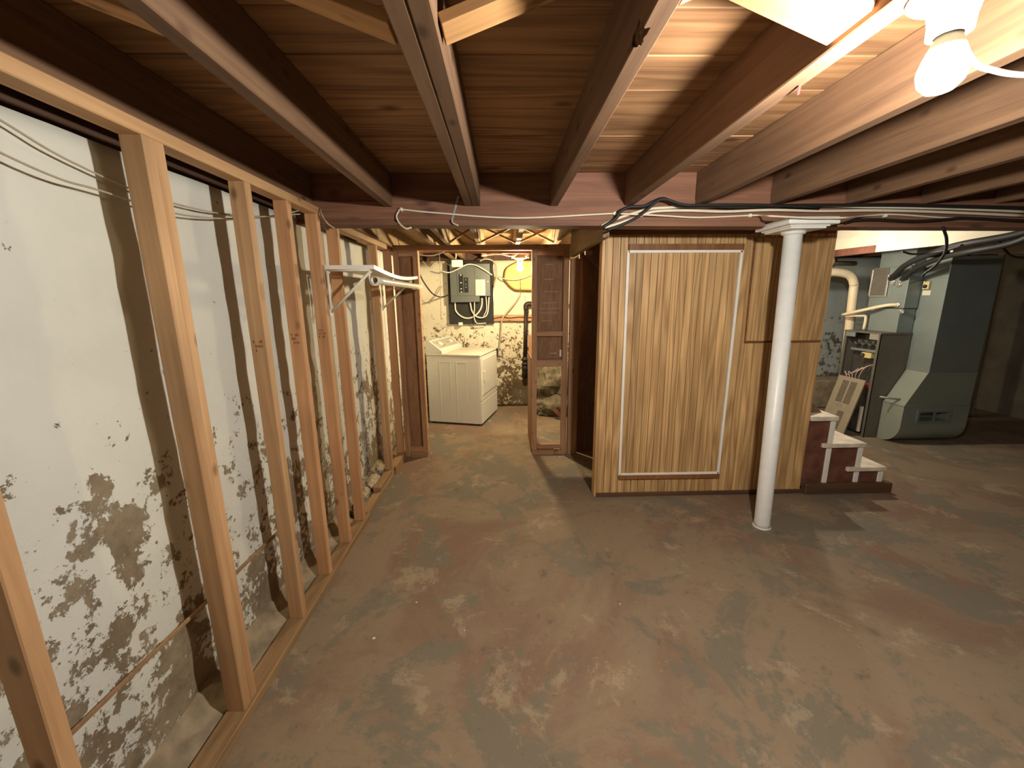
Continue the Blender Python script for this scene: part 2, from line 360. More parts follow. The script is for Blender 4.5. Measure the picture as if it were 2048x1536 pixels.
def perforated(W, H, T, holes):
    """plate in the local y (width) and z (height) axes with real through openings (y0, y1, z0, z1)"""
    ys = sorted({-W/2, W/2, *[h[i] for h in holes for i in (0, 1)]}); zs = sorted({-H/2, H/2, *[h[i] for h in holes for i in (2, 3)]})
    ny, nz_ = len(ys)-1, len(zs)-1
    solid = lambda i, j: 0 <= i < ny and 0 <= j < nz_ and not any(h[0] < (ys[i]+ys[i+1])/2 < h[1] and h[2] < (zs[j]+zs[j+1])/2 < h[3] for h in holes)
    V, Fc, ix = [], [], {}
    def v(f, i, j):
        if (f, i, j) not in ix: ix[(f, i, j)] = len(V); V.append(((-T/2, T/2)[f], ys[i], zs[j]))
        return ix[(f, i, j)]
    for i in range(ny):
        for j in range(nz_):
            if not solid(i, j): continue
            Fc.append((v(0, i, j), v(0, i, j+1), v(0, i+1, j+1), v(0, i+1, j))); Fc.append((v(1, i, j), v(1, i+1, j), v(1, i+1, j+1), v(1, i, j+1)))
            for (di, dj, p, q_) in ((-1, 0, (i, j), (i, j+1)), (1, 0, (i+1, j+1), (i+1, j)), (0, -1, (i+1, j), (i, j)), (0, 1, (i, j+1), (i+1, j+1))):
                if not solid(i+di, j+dj): Fc.append((v(0, *p), v(1, *p), v(1, *q_), v(0, *q_)))
    me = mesh('perforated', V, Fc); bm = bmesh.new(); bm.from_mesh(me); bmesh.ops.recalc_face_normals(bm, faces=bm.faces[:]); bm.to_mesh(me); bm.free(); return me
def copy(o, parent, loc, local=False):
    c = o.copy(); COL.objects.link(c); c.parent = parent; c.location = Vector(loc)-(Vector() if local else wloc(parent)); return c

# ------------------------------------------------------------------ the room shell
X0, X1, Y0, Y1 = -1.128, 6.3, -2.2, 5.57
YP0 = 3.72
ZJ, ZS, YB = 1.995, 2.168, 2.40           # joist underside, subfloor underside, front face of the beam
struct(box('floor', X0-.3, X1+.2, Y0-.2, Y1+.3, -.12, 0, 'floor', bev=0))
def wall_grid(name, m, p0, du, dv, nu, nv, nrm, thick, amp):
    p0, du, dv, nrm = Vector(p0), Vector(du), Vector(dv), Vector(nrm); V, Fc = [], []
    for j in range(nv+1):
        for i in range(nu+1):
            p = p0+du*(i/nu)+dv*(j/nv)
            d = amp*noise.fractal(p*2.2, 1.0, 2.0, 4)+amp*.5*noise.noise(p*9)
            if j == 0: d = 0
            V.append(p+nrm*d)
    k = nu+1
    for j in range(nv):
        for i in range(nu): Fc.append((j*k+i, j*k+i+1, (j+1)*k+i+1, (j+1)*k+i))
    b = len(V)
    for q in (p0, p0+du, p0+du+dv, p0+dv): V.append(q-nrm*thick)
    Fc.append((b, b+3, b+2, b+1))
    Fc.append(tuple([b+3, b+2]+[nv*k+i for i in range(nu, -1, -1)]))
    Fc.append(tuple([b, b+1]+[i for i in range(nu, -1, -1)]))
    Fc.append(tuple([b, b+3]+[j*k for j in range(nv, -1, -1)])); Fc.append(tuple([b+1, b+2]+[j*k+nu for j in range(nv, -1, -1)]))
    c = p0+du/2; V = [v-c for v in V]
    me = mesh(name, V, Fc); bm = bmesh.new(); bm.from_mesh(me); bmesh.ops.recalc_face_normals(bm, faces=bm.faces[:]); bm.to_mesh(me); bm.free()
    return struct(add(name, me, m, None, c, smooth=True))
wall_grid('wall_left', 'wall_left', (X0, Y0, 0), (0, Y1-Y0, 0), (0, 0, 1.935), 160, 44, (1, 0, 0), .25, .010)
wall_grid('wall_back', 'wall_back', (X0-.2, Y1, 0), (2.95-X0, 0, 0), (0, 0, 1.98), 90, 44, (0, -1, 0), .25, .016)
wall_grid('wall_back_right', 'wall_blue', (2.75, Y1-.04, 0), (X1-2.75, 0, 0), (0, 0, 1.98), 60, 36, (0, -1, 0), .25, .016)
struct(box('wall_right', X1, X1+.2, Y0, Y1, 0, ZS, 'wall_dark', bev=0))
struct(box('wall_front', X0, X1, Y0-.2, Y0, 0, ZS, 'wall_dark', bev=0))
struct(box('trim_1', X0-.25, X0-.10, Y0, Y1, 1.935, ZS, 'sill'))
struct(box('trim_2', X0, X1, Y1+.06, Y1+.2, 1.98, ZS, 'sill'))
prism_foot = prism('baseboard_left', [(X0-.02, 0), (X0-.02, .10), (X0+.012, .088), (X0+.035, .045), (X0+.088, .018), (X0+.10, 0)], 'Y', Y0, 3.72, 'footing'); struct(prism_foot)

ceil = struct(box('ceiling', X0-.25, X1+.2, Y0-.2, Y1+.3, ZS+.022, ZS+.10, 'sill', bev=0))
PB = .195; bmsh = boxmesh(X1-X0+.25, PB-.003, .022, .0022)
bm2 = bmsh.copy()
y = 1.117-PB*17
while y+PB < Y1+.1:
    back = y+PB/2 > YB+.07
    dz = random.uniform(-.0015, .0015)
    add('board', bm2 if back else bmsh, 'board_back' if back else 'board', ceil, ((X0-.2+X1)/2, y+PB/2, ZS+.011+dz)); y += PB
# joists of the front bay (left edge, right edge)
JO = [(-1.075, -1.030), (-.641, -.597), (-.200, -.1585), (-.1570, -.115), (.270, .313), (.683, .734), (1.080, 1.125), (1.504, 1.549), (1.93, 1.975), (2.36, 2.405), (2.79, 2.835), (3.22, 3.265), (3.65, 3.695), (4.08, 4.125), (4.51, 4.555), (4.94, 4.985), (5.37, 5.415), (5.80, 5.845)]
for a, b in JO:
    jo = box('joist', a, b, Y0+.0, YB+.004, ZJ+random.uniform(-.002, .002), ZS, 'joist', ceil, bev=.003)
    if abs(a-.270) < .01:                  # splintered knot hole in the lower edge of this joist
        cut = lump('cutter', (.268, .912, 1.990), (.022, .034, .030), 'joist', None, 3, .5, 5.0, 3.0)
        bo = jo.modifiers.new('hole', 'BOOLEAN'); bo.object = cut; bo.operation = 'DIFFERENCE'
        bpy.context.view_layer.update(); dg = bpy.context.evaluated_depsgraph_get()
        me = bpy.data.meshes.new_from_object(jo.evaluated_get(dg)); jo.modifiers.clear(); jo.data = me
        bpy.data.objects.remove(cut, do_unlink=True)
JB = [-1.06, -.64, -.505, -.215, .150, .515, .93, 1.36, 1.79, 2.22, 2.65, 3.9, 4.4, 4.9, 5.4]
for a in JB:
    box('joist', a-.022, a+.022, YB+.13, Y1+.06, ZJ, ZS, 'joist_back', ceil, bev=.003)
box('trimmer', .60, .64, YB+.13, YP0, 1.845, ZS, 'joist_back', ceil, bev=.003)
# cross bridging between the joists in front
BY = .925
def bridge(xa, za, xb, zb, y, wd=.068, th=.022, m='bridging'):
    bar('bridging', (xa, y, za), (xb, y, zb), th, wd, m, ceil, side=(0, 0, 1)) if False else bar('bridging', (xa, y, za), (xb, y, zb), wd, th, m, ceil, side=(0, 1, 0))
bridge(-.205, ZJ+.020, -.600, ZS-.012, BY); bridge(-.112, ZJ+.022, .272, ZS-.012, BY+.005)
bridge(.680, ZJ+.022, .312, ZS-.014, BY-.03, .105, .036, 'stud_red'); bridge(.316, ZJ+.02, .680, ZS-.012, BY-.115, .06)
bridge(.737, ZJ+.02, 1.082, ZS-.012, .60, .06); bridge(-.644, ZJ+.02, -1.03, ZS-.012, BY-.02)
for xa, xb in ((-.193, .128), (.172, .493), (-.483, -.237)):
    bridge(xa, ZJ+.015, xb, ZS-.012, 3.98, .03, .018, 'joist_back'); bridge(xa, ZS-.012, xb, ZJ+.015, 4.03, .03, .018, 'joist_back')

# ------------------------------------------------------------------ main beam
def beam_z(x): return 1.903+(x+.9)*(1.868-1.903)/3.7
beam = thing('support_beam', 'long reddish brown wooden beam carrying the joist ends', 'beam', (2.5, YB+.07, 1.87))
ANG = (1.868-1.903)/3.7
def beam_piece(name, xa, xb, ya, yb, dz0, dz1, m, bev=.003, top=None):
    pts = [(xa, beam_z(xa)+dz0), (xb, beam_z(xb)+dz0), (xb, top if top else beam_z(xb)+dz1), (xa, top if top else beam_z(xa)+dz1)]
    return prism(name, pts, 'Y', ya, yb, m, beam)
beam_piece('beam_timber', X0, X1, YB, YB+.13, .030, .0, 'beam', top=2.022)
beam_piece('rim_board', X0, X1, YB+.012, YB+.05, 0, 0, 'beam', top=ZS) if False else box('rim_board', X0, X1, YB+.010, YB+.05, 2.020, ZS, 'beam', beam)
CX0, CX1 = 1.49, 1.805
for xa, xb in ((X0, CX0), (CX1, X1)):
    beam_piece('nailing_strip', xa, xb, YB+.006, YB+.10, .014, .0305, 'beam')
    beam_piece('bottom_strip', xa, xb, YB-.004, YB+.12, 0, .0138, 'beam')

# ------------------------------------------------------------------ stud partition along the left wall
XS, WS = -.958, .064
sw = thing('stud_partition', 'bare pine stud wall with plates standing before the peeling left wall', 'stud wall', (XS-WS/2, 2.0, 0))
for (ya, yb, zt, m) in [(.20-.02, .238-.02, 1.937, 'stud'), (.700, .738, 1.937, 'stud'), (1.222, 1.2595, 1.937, 'stud'), (1.2605, 1.298, 1.937, 'stud'), (1.665, 1.703, 1.937, 'stud'), (1.971, 2.009, 1.937, 'stud_red'), (2.268, 2.306, 1.937, 'stud_red'),
                       (2.523, 2.561, 1.905, 'stud_red'), (3.265, 3.303, 1.905, 'stud'), (3.655, 3.693, 1.905, 'stud_red')]:
    x = XS+random.uniform(-.002, .002)
    o = box('stud', x-WS, x, ya, yb, .036, zt+.0015, m, sw, bev=.003)
    if 1.6 < ya < 2.4:                     # smudged grade stamp on the face toward the room end
        for r in range(3):
            for c in range(5):
                if random.random() < .75: box('grade_stamp', x-WS+.012+c*.008, x-WS+.012+c*.008+random.uniform(.003, .006), ya-.0006, ya+.001, 1.33-.018*r, 1.341-.018*r+random.uniform(-.002, .002), 'ink', o, bev=0)
box('top_plate', XS-WS, XS, -.30, 2.316, 1.937, 1.975, 'plate', sw, bev=.003)
box('top_plate', XS-WS, XS, 2.531, 3.72, 1.905, 1.943, 'plate', sw, bev=.003)
box('bottom_plate', XS-WS-.004, XS+.012, -.30, 2.62, 0, .038, 'plate_dirty', sw, bev=.003)
box('bottom_plate', XS-WS+.0, XS-.005, 2.625, 3.36, 0, .038, 'plate_dirty', sw, bev=.003)
box('blocking', XS-WS, XS-.004, 2.93, 3.27, .038, .076, 'plate_dirty', sw, bev=.004)
box('blocking', XS-WS+.006, XS+.012, 3.33, 3.70, 0, .076, 'plate_dirty', sw, bev=.004)

# wall lath, low on the masonry
tag(bar('lath_strip', onX(100, 1508, -1.108), onX(575, 1046, -1.108), .008, .014, 'plate_dirty', side=(1, 0, 0)), 'thin wooden lath strip running along the foot of the peeling wall', 'lath')

# ------------------------------------------------------------------ closet shelf with rod
SY0, SY1, SX1, SZ = 2.33, 3.50, -.701, 1.683
def sag(t): return -.030*math.sin(math.pi*max(0, min(1, t)))
V, Fc = [], []; n = 20
rows = sorted([i/n for i in range(n+1)]+[(2.514-SY0)/(SY1-SY0), (2.519-SY0)/(SY1-SY0)])
n = len(rows)-1
for t in rows:
    y = SY0+(SY1-SY0)*t; xb_ = -1.0 if y < 2.516 else XS+.0005     # notched back to clear the studs it rests against
    for (x, z) in ((xb_, 0), (SX1, sag(t)), (SX1, sag(t)-.022), (xb_, -.022)): V.append((x-(-.85), y-SY0, z))
for i in range(n):
    a, b = i*4, (i+1)*4
    for k in range(4): Fc.append((a+k, a+(k+1) % 4, b+(k+1) % 4, b+k))
Fc += [(3, 2, 1, 0), (n*4, n*4+1, n*4+2, n*4+3)]
tag(add('closet_shelf', mesh('shelf', V, Fc), 'shelf', None, (-.85, SY0, SZ)), 'sagging white shelf board on brackets fixed to the studs', 'shelf')
for yb, lab in ((2.317, 'white metal shelf bracket under the straight end of the sagging shelf'), (3.33, 'white metal shelf bracket near the doorway end of the sagging shelf')):
    t = (yb-SY0)/(SY1-SY0); zt = SZ+sag(t)-.022
    br = thing('shelf_bracket', lab, 'bracket', (XS, yb, 1.42))
    zt -= .006
    tube('upright_arm', [(XS+.006, yb, zt), (XS+.006, yb, 1.425)], .008, 'wire_white', br, n=0)
    tube('horizontal_arm', [(XS+.004, yb, zt), (SX1-.02, yb, zt)], .006, 'wire_white', br, n=0)
    tube('diagonal_brace', [(XS+.008, yb, 1.432), (SX1-.015, yb, zt-.004)], .008, 'wire_white', br, n=0)
    box('mounting_foot', XS-.003, XS+.008, yb-.012, yb+.012, 1.408, 1.446, 'wire_white', br, bev=.003)
    tube('rod_hook', [(SX1-.018, yb, zt), (SX1-.026, yb+.002, zt-.035), (-.7250, yb+.002, 1.5915), (-.7115, yb+.002, 1.5765), (-.690, yb+.002, 1.5760), (-.676, yb+.002, 1.588)], .0045, 'wire_white', br, n=6)
tag(tube('closet_rod', [(-.700, 2.31, 1.601), (-.700, 2.9, 1.598), (-.699, 3.57, 1.597)], .021, 'wire_white', seg=20, n=4, hollow=.003), 'white hollow pipe used as hanging rod below the shelf', 'rod')

# ------------------------------------------------------------------ laundry partition with the doorway
YP = 3.735
lp = thing('laundry_partition', 'brown framed partition with doorway opening before the laundry room', 'partition', (-.15, YP+.03, 0))
def post(x0, x1, z0, z1, y=YP, d=.064, m='frame_z', nm='post'): return box(nm, x0, x1, y, y+d, z0, z1, m, lp, bev=.002)
box('header', -.955, .605, YP, YP+.064, 1.917, 1.957, 'frame_x', lp, bev=.002)
post(-.955, -.905, 0, 1.917); post(-.785, -.746, .04, 1.917)
post(.272, .312, .045, 1.917); post(.548, .598, .0, 1.917)
post(.610, .700, .0, 1.835, YP-.004, .045)
box('crossbar', -.905, -.785, YP, YP+.05, 1.862, 1.917, 'frame_x', lp); box('crossbar', -.905, -.785, YP, YP+.05, .045, .10, 'frame_x', lp)
box('sill_block', -.905, -.745, YP-.012, YP+.06, 0, .045, 'frame_x', lp)
box('crossbar', .312, .548, YP, YP+.05, 1.862, 1.917, 'frame_x', lp); box('crossbar', .312, .548, YP+.002, YP+.05, 1.150, 1.196, 'frame_x', lp)
box('crossbar', .312, .548, YP, YP+.05, .868, .935, 'frame_x', lp); box('crossbar', .312, .548, YP+.004, YP+.05, .062, .10, 'frame_x', lp)
box('sill_block', .268, .480, YP-.010, YP+.06, 0, .046, 'frame_x', lp); box('sill_block', .484, .548, YP+.004, YP+.06, 0, .04, 'frame_x', lp)
pa = box('panel_sheet', -.955, -.748, YP+.055, YP+.061, .05, 1.915, 'hardboard', lp, bev=0)
box('panel_sheet', .285, .598, YP+.050, YP+.056, .90, 1.915, 'hardboard', lp, bev=0)
for z in (1.79, 1.66, 1.55, 1.45, 1.40, 1.36, 1.29):
    box('scratch', .335+random.uniform(0, .05), .53-random.uniform(0, .08), YP+.0493, YP+.0505, z, z+.0016, 'paper', lp, bev=0)
box('torn_paper', .528, .547, YP+.048, YP+.0505, .955, 1.02, 'paper', lp, bev=0); box('torn_paper', .44, .50, YP+.048, YP+.0505, .985, .989, 'paper', lp, bev=0)
# paler pine strips along the edges of the doorway
box('jamb_edge', -.7455, -.738, YP-.003, YP+.075, .04, 1.915, 'plate', lp, bev=.001); box('jamb_edge', .266, .2715, YP+.01, YP+.075, .05, 1.915, 'plate', lp, bev=.001)
box('head_edge', -.738, .266, YP+.01, YP+.075, 1.911, 1.9165, 'plate', lp, bev=.001)
tag(box('leaning_board', .262, .270, YP+.08, 4.32, 0, .94, 'hardboard', bev=.001), 'low sheet of brown board standing just inside the laundry doorway', 'board')

# panel behind the stairs closing the laundry room
struct(box('wall_stair', .70, 2.62, YP+.068, YP+.10, 0, 1.98, 'darkboard', bev=0))

# ------------------------------------------------------------------ stair enclosure with oak planks
BX0, BX1, BYF, BZ = .684, 2.268, 2.862, 1.915
en = thing('stair_enclosure', 'oak grooved plank enclosure hiding the underside of the basement stairs', 'enclosure', ((BX0+BX1)/2, BYF+.03, 0))
pw = (BX1-BX0-.016)/30
pm = boxmesh(pw-.0034, .012, BZ-.03, .0016); first = None
for i in range(30):
    add('plank', pm, 'oak', en, (BX0+.016+pw*(i+.5), BYF+.006, .03+(BZ-.03)/2))
box('backing_sheet', BX0+.01, BX1, BYF+.0115, BYF+.03, .02, BZ, 'darkboard', en, bev=0)
box('corner_post', BX0-.006, BX0+.016, BYF-.002, BYF+.075, 0, BZ+.005, 'oak', en, bev=.002)
box('end_trim', BX1-.004, BX1+.010, BYF-.004, BYF+.055, .02, BZ+.012, 'oak', en, bev=.002)
box('top_rail', BX0, BX1, BYF-.004, BYF+.05, BZ-.008, BZ+.030, 'oak_rail', en, bev=.002)
box('base_trim', BX0+.01, 2.30, BYF-.012, BYF+.03, 0, .032, 'skirt', en, bev=.002)
# framed access panel
ap = box('access_panel', .862, 1.612, BYF-.004, BYF+.001, .19, 1.79, 'darkboard', en, bev=0)
ip = (1.612-.862)/15; im = boxmesh(ip-.0030, .006, 1.60, .0012)
for i in range(15): add('plank', im, 'oak', ap, (.862+ip*(i+.5), BYF-.007, .99))
def trimbar(p, q, nm='white_moulding', m='white_trim', w=.018, t=.016): bar(nm, p, q, w, t, m, ap, side=(1, 0, 0) if abs(p[2]-q[2]) > .5 else (0, 0, 1))
yt = BYF-.010
trimbar((.853, yt, 1.806), (.866, yt, .176)); trimbar((1.628, yt, 1.800), (1.620, yt, .176))
trimbar((.853, yt, 1.798), (1.632, yt, 1.795)); trimbar((.866, yt, .184), (1.622, yt, .184))
bar('rail', (.856, yt, 1.826), (1.640, yt, 1.823), .040, .020, 'oak_rail', ap, side=(0, 0, 1)); bar('rail', (.862, yt, .163), (1.632, yt, .160), .034, .020, 'oak_rail', ap, side=(0, 0, 1))
# raised hatch panel
ha = box('hatch', 1.722, BX1, BYF-.003, BYF+.001, 1.18, 1.885, 'darkboard', en, bev=0)
hp = (BX1-1.722)/10; hm = boxmesh(hp-.0030, .006, .70, .0012)
for i in range(10): add('plank', hm, 'oak', ha, (1.722+hp*(i+.5), BYF-.006, 1.533))
box('edge_moulding', 1.716, BX1, BYF-.014, BYF, 1.170, 1.182, 'oak_rail', ha, bev=.003); bar('edge_moulding', (1.712, BYF-.008, 1.868), (1.720, BYF-.008, 1.17), .008, .012, 'oak_rail', ha)
tag(box('wood_cleat', .735, .80, YP-.012, YP+.022, 1.865, 1.905, 'frame_x', bev=.002), 'short pale wood cleat nailed beside the stair enclosure', 'cleat')

# ------------------------------------------------------------------ lower stair steps
stp = thing('basement_steps', 'bottom steps with worn white treads and red brown sides', 'stairs', (2.62, 3.2, 0))
steps = [(2.282, 2.490, .615), (2.40, 2.735, .402), (2.62, 2.925, .207)]
for i, (xa, xb, zt) in enumerate(steps):
    box('tread', xa, xb, BYF-.018, 3.66, zt-.034, zt, 'tread', stp, bev=.004)
    zb = .085
    sx0 = xa+.004 if i == 0 else steps[i-1][1]-.047
    box('side_panel', sx0, xb-.045, BYF+.004, BYF+.016, zb-.03, zt-.034, 'redwood', stp, bev=0)
    box('riser', xb-.030, xb-.012, BYF+.012, 3.64, .0, zt-.034, 'white_trim', stp, bev=.001)
    box('corner_trim', xb-.046, xb-.010, BYF-.006, BYF+.012, zb-.005, zt-.033, 'white_trim', stp, bev=.002)
box('skirt_board', 2.302, 2.978, BYF-.035, BYF+.02, 0, .082, 'skirt', stp, bev=.004)
for yy in (2.96, 3.760):
    prism('stringer', [(.72, 1.90), (.72, 1.99), (1.03, 1.99), (2.46, .60), (2.46, .36), (2.30, .36)], 'Y', yy, yy+.04, 'darkboard', stp)
bar('soffit_board', (.90, 3.37, 1.964), (2.42, 3.37, .50), .72, .012, 'darkboard', stp, side=(0, 1, 0))
box('skirt_board', 2.285, 2.95, 3.62, 3.66, 0, .082, 'skirt', stp, bev=.004)

# ------------------------------------------------------------------ steel column
cb, ct = onY(1524, 1046, 2.41), onY(1587, 462, 2.41)
cb.z = 0; ct.z = 1.862
colm = thing('support_column', 'round white painted steel column with square cap under the beam', 'column', cb)
ax = (ct-cb).normalized(); q = Vector((0, 0, 1)).rotation_difference(ax)
lathe('shaft', [(.049, .004), (.049, .03), (.047, .05), (.047, (ct-cb).length)], 'post_paint', colm, cb, 28, rot=q)
lathe('collar', [(.050, 0), (.060, .006), (.062, .016), (.066, .022)], 'post_paint', colm, (ct.x, ct.y, 1.834), 28)
c = Vector((ct.x, ct.y, 0))
box('cap_plate', c.x-.100, c.x+.095, c.y-.125, c.y+.11, 1.853, 1.868, 'post_paint', colm, bev=.003); box('cap_plate', c.x-.112, c.x+.106, c.y-.137, c.y+.12, 1.862, 1.871, 'post_paint', colm, bev=.003)
box('cap_plate', c.x-.140, c.x+.135, c.y-.165, c.y+.14, 1.870, 1.894, 'post_paint', colm, bev=.004); box('cap_plate', c.x-.137, c.x+.132, c.y-.162, c.y+.14, 1.8935, 1.9065, 'post_paint', colm, bev=.003)
lathe('base_collar', [(.056, 0), (.054, .006), (.049, .008)], 'post_paint', colm, (cb.x, cb.y, 0), 20)

# ------------------------------------------------------------------ lamps
def edison(name, label, pos, glow, r=.030, plate=.052, ztop=None, parent_extra=None, neck=.030):
    L_ = thing(name, label, 'lamp', (pos.x, pos.y, ztop)); dz = pos.z
    lathe('bulb', [(.003, dz-r), (r*.55, dz-r*.86), (r*.88, dz-r*.5), (r, dz), (r*.97, dz+r*.30), (r*.86, dz+r*.70), (r*.74, dz+r*1.0)], glow, L_, (pos.x, pos.y, 0), 16)
    lathe('bulb_neck', [(r*.75, dz+r*.99), (r*.74, dz+r*1.05), (r*.58, dz+r*1.45), (.0135, dz+r*1.75)], 'enamel', L_, (pos.x, pos.y, 0), 20)
    zb = dz+r*1.6
    lathe('socket', [(neck*.82, zb), (neck, zb+.002), (neck*1.03, zb+.020), (neck*1.12, zb+.036), (neck*1.35, ztop-.016), (plate*.93, ztop-.012), (plate, ztop-.008), (plate, ztop)], 'porcelain', L_, (pos.x, pos.y, 0), 28)
    return L_
m_l = edison('bulb_fixture', 'bare glowing bulb in white porcelain holder under the front joists', MAIN_POS, 'bulb_main', r=.034, plate=.064, ztop=ZJ+.004)
lathe('mounting_ear', [(.030, ZJ-.008), (.033, ZJ-.004), (.033, ZJ+.002)], 'porcelain', m_l, (.713, .735, 0), 20)
lathe('ceiling_box', [(.050, ZJ+.003), (.050, ZJ+.06), (.01, ZJ+.06)], 'cabinet', m_l, (MAIN_POS.x+.028, MAIN_POS.y, 0), 8)
box('hanger_bar', .734, 1.081, .775, .800, ZJ+.06, ZJ+.066, 'cabinet', m_l, bev=.001)
l_l = edison('bulb_fixture', 'small warm glowing bulb in the laundry room beyond the doorway', LAUNDRY_POS, 'bulb_laundry', r=.030, plate=.062, ztop=1.905)
box('mounting_board', .10, .28, 4.36, 4.44, 1.903, ZJ+.001, 'joist_back', l_l, bev=.002)
tube('pull_cord', [(.187, 4.372, 1.868), (.189, 4.368, 1.75), (.190, 4.37, 1.53)], .004, 'cable_white', l_l, n=3)
s_l = edison('bulb_fixture', 'bare glowing bulb beside the stairs behind the oak enclosure', STAIR_POS, 'bulb_stair', r=.030, plate=.055, ztop=1.935)
box('mounting_board', 2.675, 2.98, 3.80, 3.94, 1.933, ZS, 'joist_back', s_l, bev=.002)

# ------------------------------------------------------------------ dryer
ang = math.radians(-14.8); ca, sa = math.cos(ang), math.sin(ang)
dc = Vector((-.272, 4.652, 0))+Vector((-ca, -sa, 0))*.335+Vector((-sa, ca, 0))*.34
dr = thing('clothes_dryer', 'white front-loading clothes dryer standing beneath the electrical panel', 'dryer', dc, rotz=ang)
lb = dict(local=True)
box('body', -.335, .335, -.34, .34, .022, .832, 'enamel', dr, bev=.008, **lb)
box('top_panel', -.337, .343, -.344, .344, .834, .862, 'enamel_top', dr, bev=.008, **lb)
box('gap', -.33, .33, -.335, .335, .828, .838, 'enamel', dr, bev=0, **lb)
for x in (-.29, .29):
    for y in (-.29, .29): lathe('foot', [(.02, 0), (.02, .024)], 'black', dr, (x, y, 0), 10, local=True)
for a, b in ((-.17, -.03), (.04, .17)):
    for (u0, u1, z0, z1) in ((a, a+.006, .08, .77), (b-.003, b, .25, .77), (a, b, .767, .770)): box('pressed_rib', u0, u1, -.3425, -.338, z0, z1, 'enamel', dr, bev=.001, **lb)
box('upper_front', .330, .348, -.338, .338, .30, .828, 'enamel', dr, bev=.007, **lb)
box('door_gap', .3455, .3495, -.292, .307, .368, .807, 'enamel', dr, bev=.002, **lb)
d_ = box('door', .345, .356, -.285, .300, .375, .800, 'enamel', dr, bev=.008, **lb)
h_ = box('door_handle', .006, .024, -.270, -.238, .03, .16, 'enamel', d_, bev=.008, **lb); h_.location = (.012, .035, .0)
h_.location = (.012, -.262, .01)
box('kick_panel', .330, .347, -.338, .338, .03, .294, 'enamel', dr, bev=.006, **lb)
co = prism('console', [(-.335, .862), (-.335, .985), (-.318, 1.008), (-.292, 1.012), (-.150, .905), (-.130, .862)], 'Y', -.34, .34, 'enamel', dr, local=True)
fn = Vector((.107, 0, .142)).normalized()
fc = (Vector((-.292, 0, 1.012))+Vector((-.150, 0, .905)))/2
qf = Matrix((Vector((.142, 0, -.107)).normalized(), Vector((0, 1, 0)), fn)).transposed().to_quaternion()
oc = Vector(co.location)
pnl = add('control_face', boxmesh(.135, .60, .004, .002), 'console', co, fc-oc+fn*.001, True, qf)
for y, r_ in ((-.17, .036), (.16, .028)):
    lathe('dial', [(r_, 0), (r_, .010), (r_*.8, .018)], 'enamel', co, fc-oc+fn*.002+Vector((0, y, 0)), 18, True, qf)
for y0, y1, x0 in ((-.24, -.20, -.02), (-.15, -.05, .03), (-.2, -.12, .045), (.02, .1, 0)):
    add('dial_print', boxmesh(.008, y1-y0, .003, 0), 'print', co, fc-oc+fn*.0035+Vector((0, (y0+y1)/2, 0))+Vector((.142, 0, -.107)).normalized()*x0, True, qf)
add('console_bumper', boxmesh(.03, .69, .03, .008), 'enamel', co, Vector((-.140, 0, .888))-oc, True)

# ------------------------------------------------------------------ electrical panel
YW = Y1-.035
bb = tag(box('backing_board', -.715, -.122, YW-.02, YW+.03, 1.16, 1.975, 'blackboard'), 'black painted board mounted on the wall behind the breaker panel', 'board')
ep = thing('breaker_panel', 'grey electrical breaker panel with two rows of black breakers', 'panel', (-.42, YW-.05, 1.45))
yf = YW-.105
prism('cover', [(-.672, 1.449), (-.300, 1.452), (-.300, 1.526), (-.160, 1.526), (-.160, 1.930), (-.672, 1.935)], 'Y', yf, YW-.02, 'panel_grey', ep)
box('cover_door', -.585, -.360, yf-.006, yf+.001, 1.535, 1.905, 'panel_grey', ep, bev=.003)
box('inner_seam', -.352, -.346, yf-.004, yf+.001, 1.53, 1.925, 'panel_grey', ep, bev=.001)
box('lower_lip', -.665, -.300, yf-.004, yf+.001, 1.524, 1.530, 'panel_grey', ep, bev=.001)
brm = boxmesh(.054, .012, .0168, .002)
for i in range(12): add('breaker', brm, 'breaker', ep, (-.532, yf-.009, 1.79-.019*i))
for i in range(10): add('breaker', brm, 'breaker', ep, (-.466, yf-.009, 1.752-.019*i))
for i in (0, 5, 9, 11): box('breaker_tag', -.540, -.524, yf-.0165, yf-.0145, 1.784-.019*i, 1.796-.019*i, 'paper', ep, bev=0)
for i in (1, 4, 6): box('breaker_tag', -.474, -.466, yf-.0165, yf-.0145, 1.748-.019*i, 1.756-.019*i, 'paper', ep, bev=0)
lab_ = box('paper_chart', -.352, -.222, yf-.002, yf+.001, 1.535, 1.735, 'paper', ep, bev=0)
for i in range(14): box('print_line', -.345, -.23-random.uniform(0, .03), yf-.0028, yf-.0015, 1.724-.0135*i, 1.7275-.0135*i, 'print', lab_, bev=0)
box('chart_divider', -.289, -.2875, yf-.0028, yf-.0015, 1.545, 1.73, 'print', lab_, bev=0)
box('latch', -.20, -.176, yf-.006, yf+.001, 1.70, 1.718, 'foil', ep, bev=.002)
def wire(label, pts, r, m='cable_white', name='cable', cat='cable', seg=8, n=6, group=None): return tag(tube(name, pts, r, m, None, seg, n), label, cat, group)
yl = YW-.05
def P(u, v, y): return onY(u, v, y)
wire('thick white cable looping from panel bottom left down across the black board', [P(910, 604, yl+.012), P(912, 622, yl+.012), P(925, 634, yl+.012), P(940, 636, yl+.012), P(955, 627, yl+.012), P(963, 613, yl+.012), P(964, 596, yl+.012)], .010)
wire('white cable dropping from the panel and curving right over the black board', [P(940, 604, yl-.010), P(944, 622, yl-.010), P(953, 633, yl-.010), P(966, 635, yl-.010), P(975, 626, yl-.010), P(978, 594, yl-.010)], .009)
wire('thin white cable hanging from the panel down past the black board edge', [P(949, 604, yl-.030), P(949, 618, yl-.030), P(948, 632, yl-.030), P(952, 645, yl-.030), P(960, 647, yl-.030), P(972, 646, yl-.030)], .006)
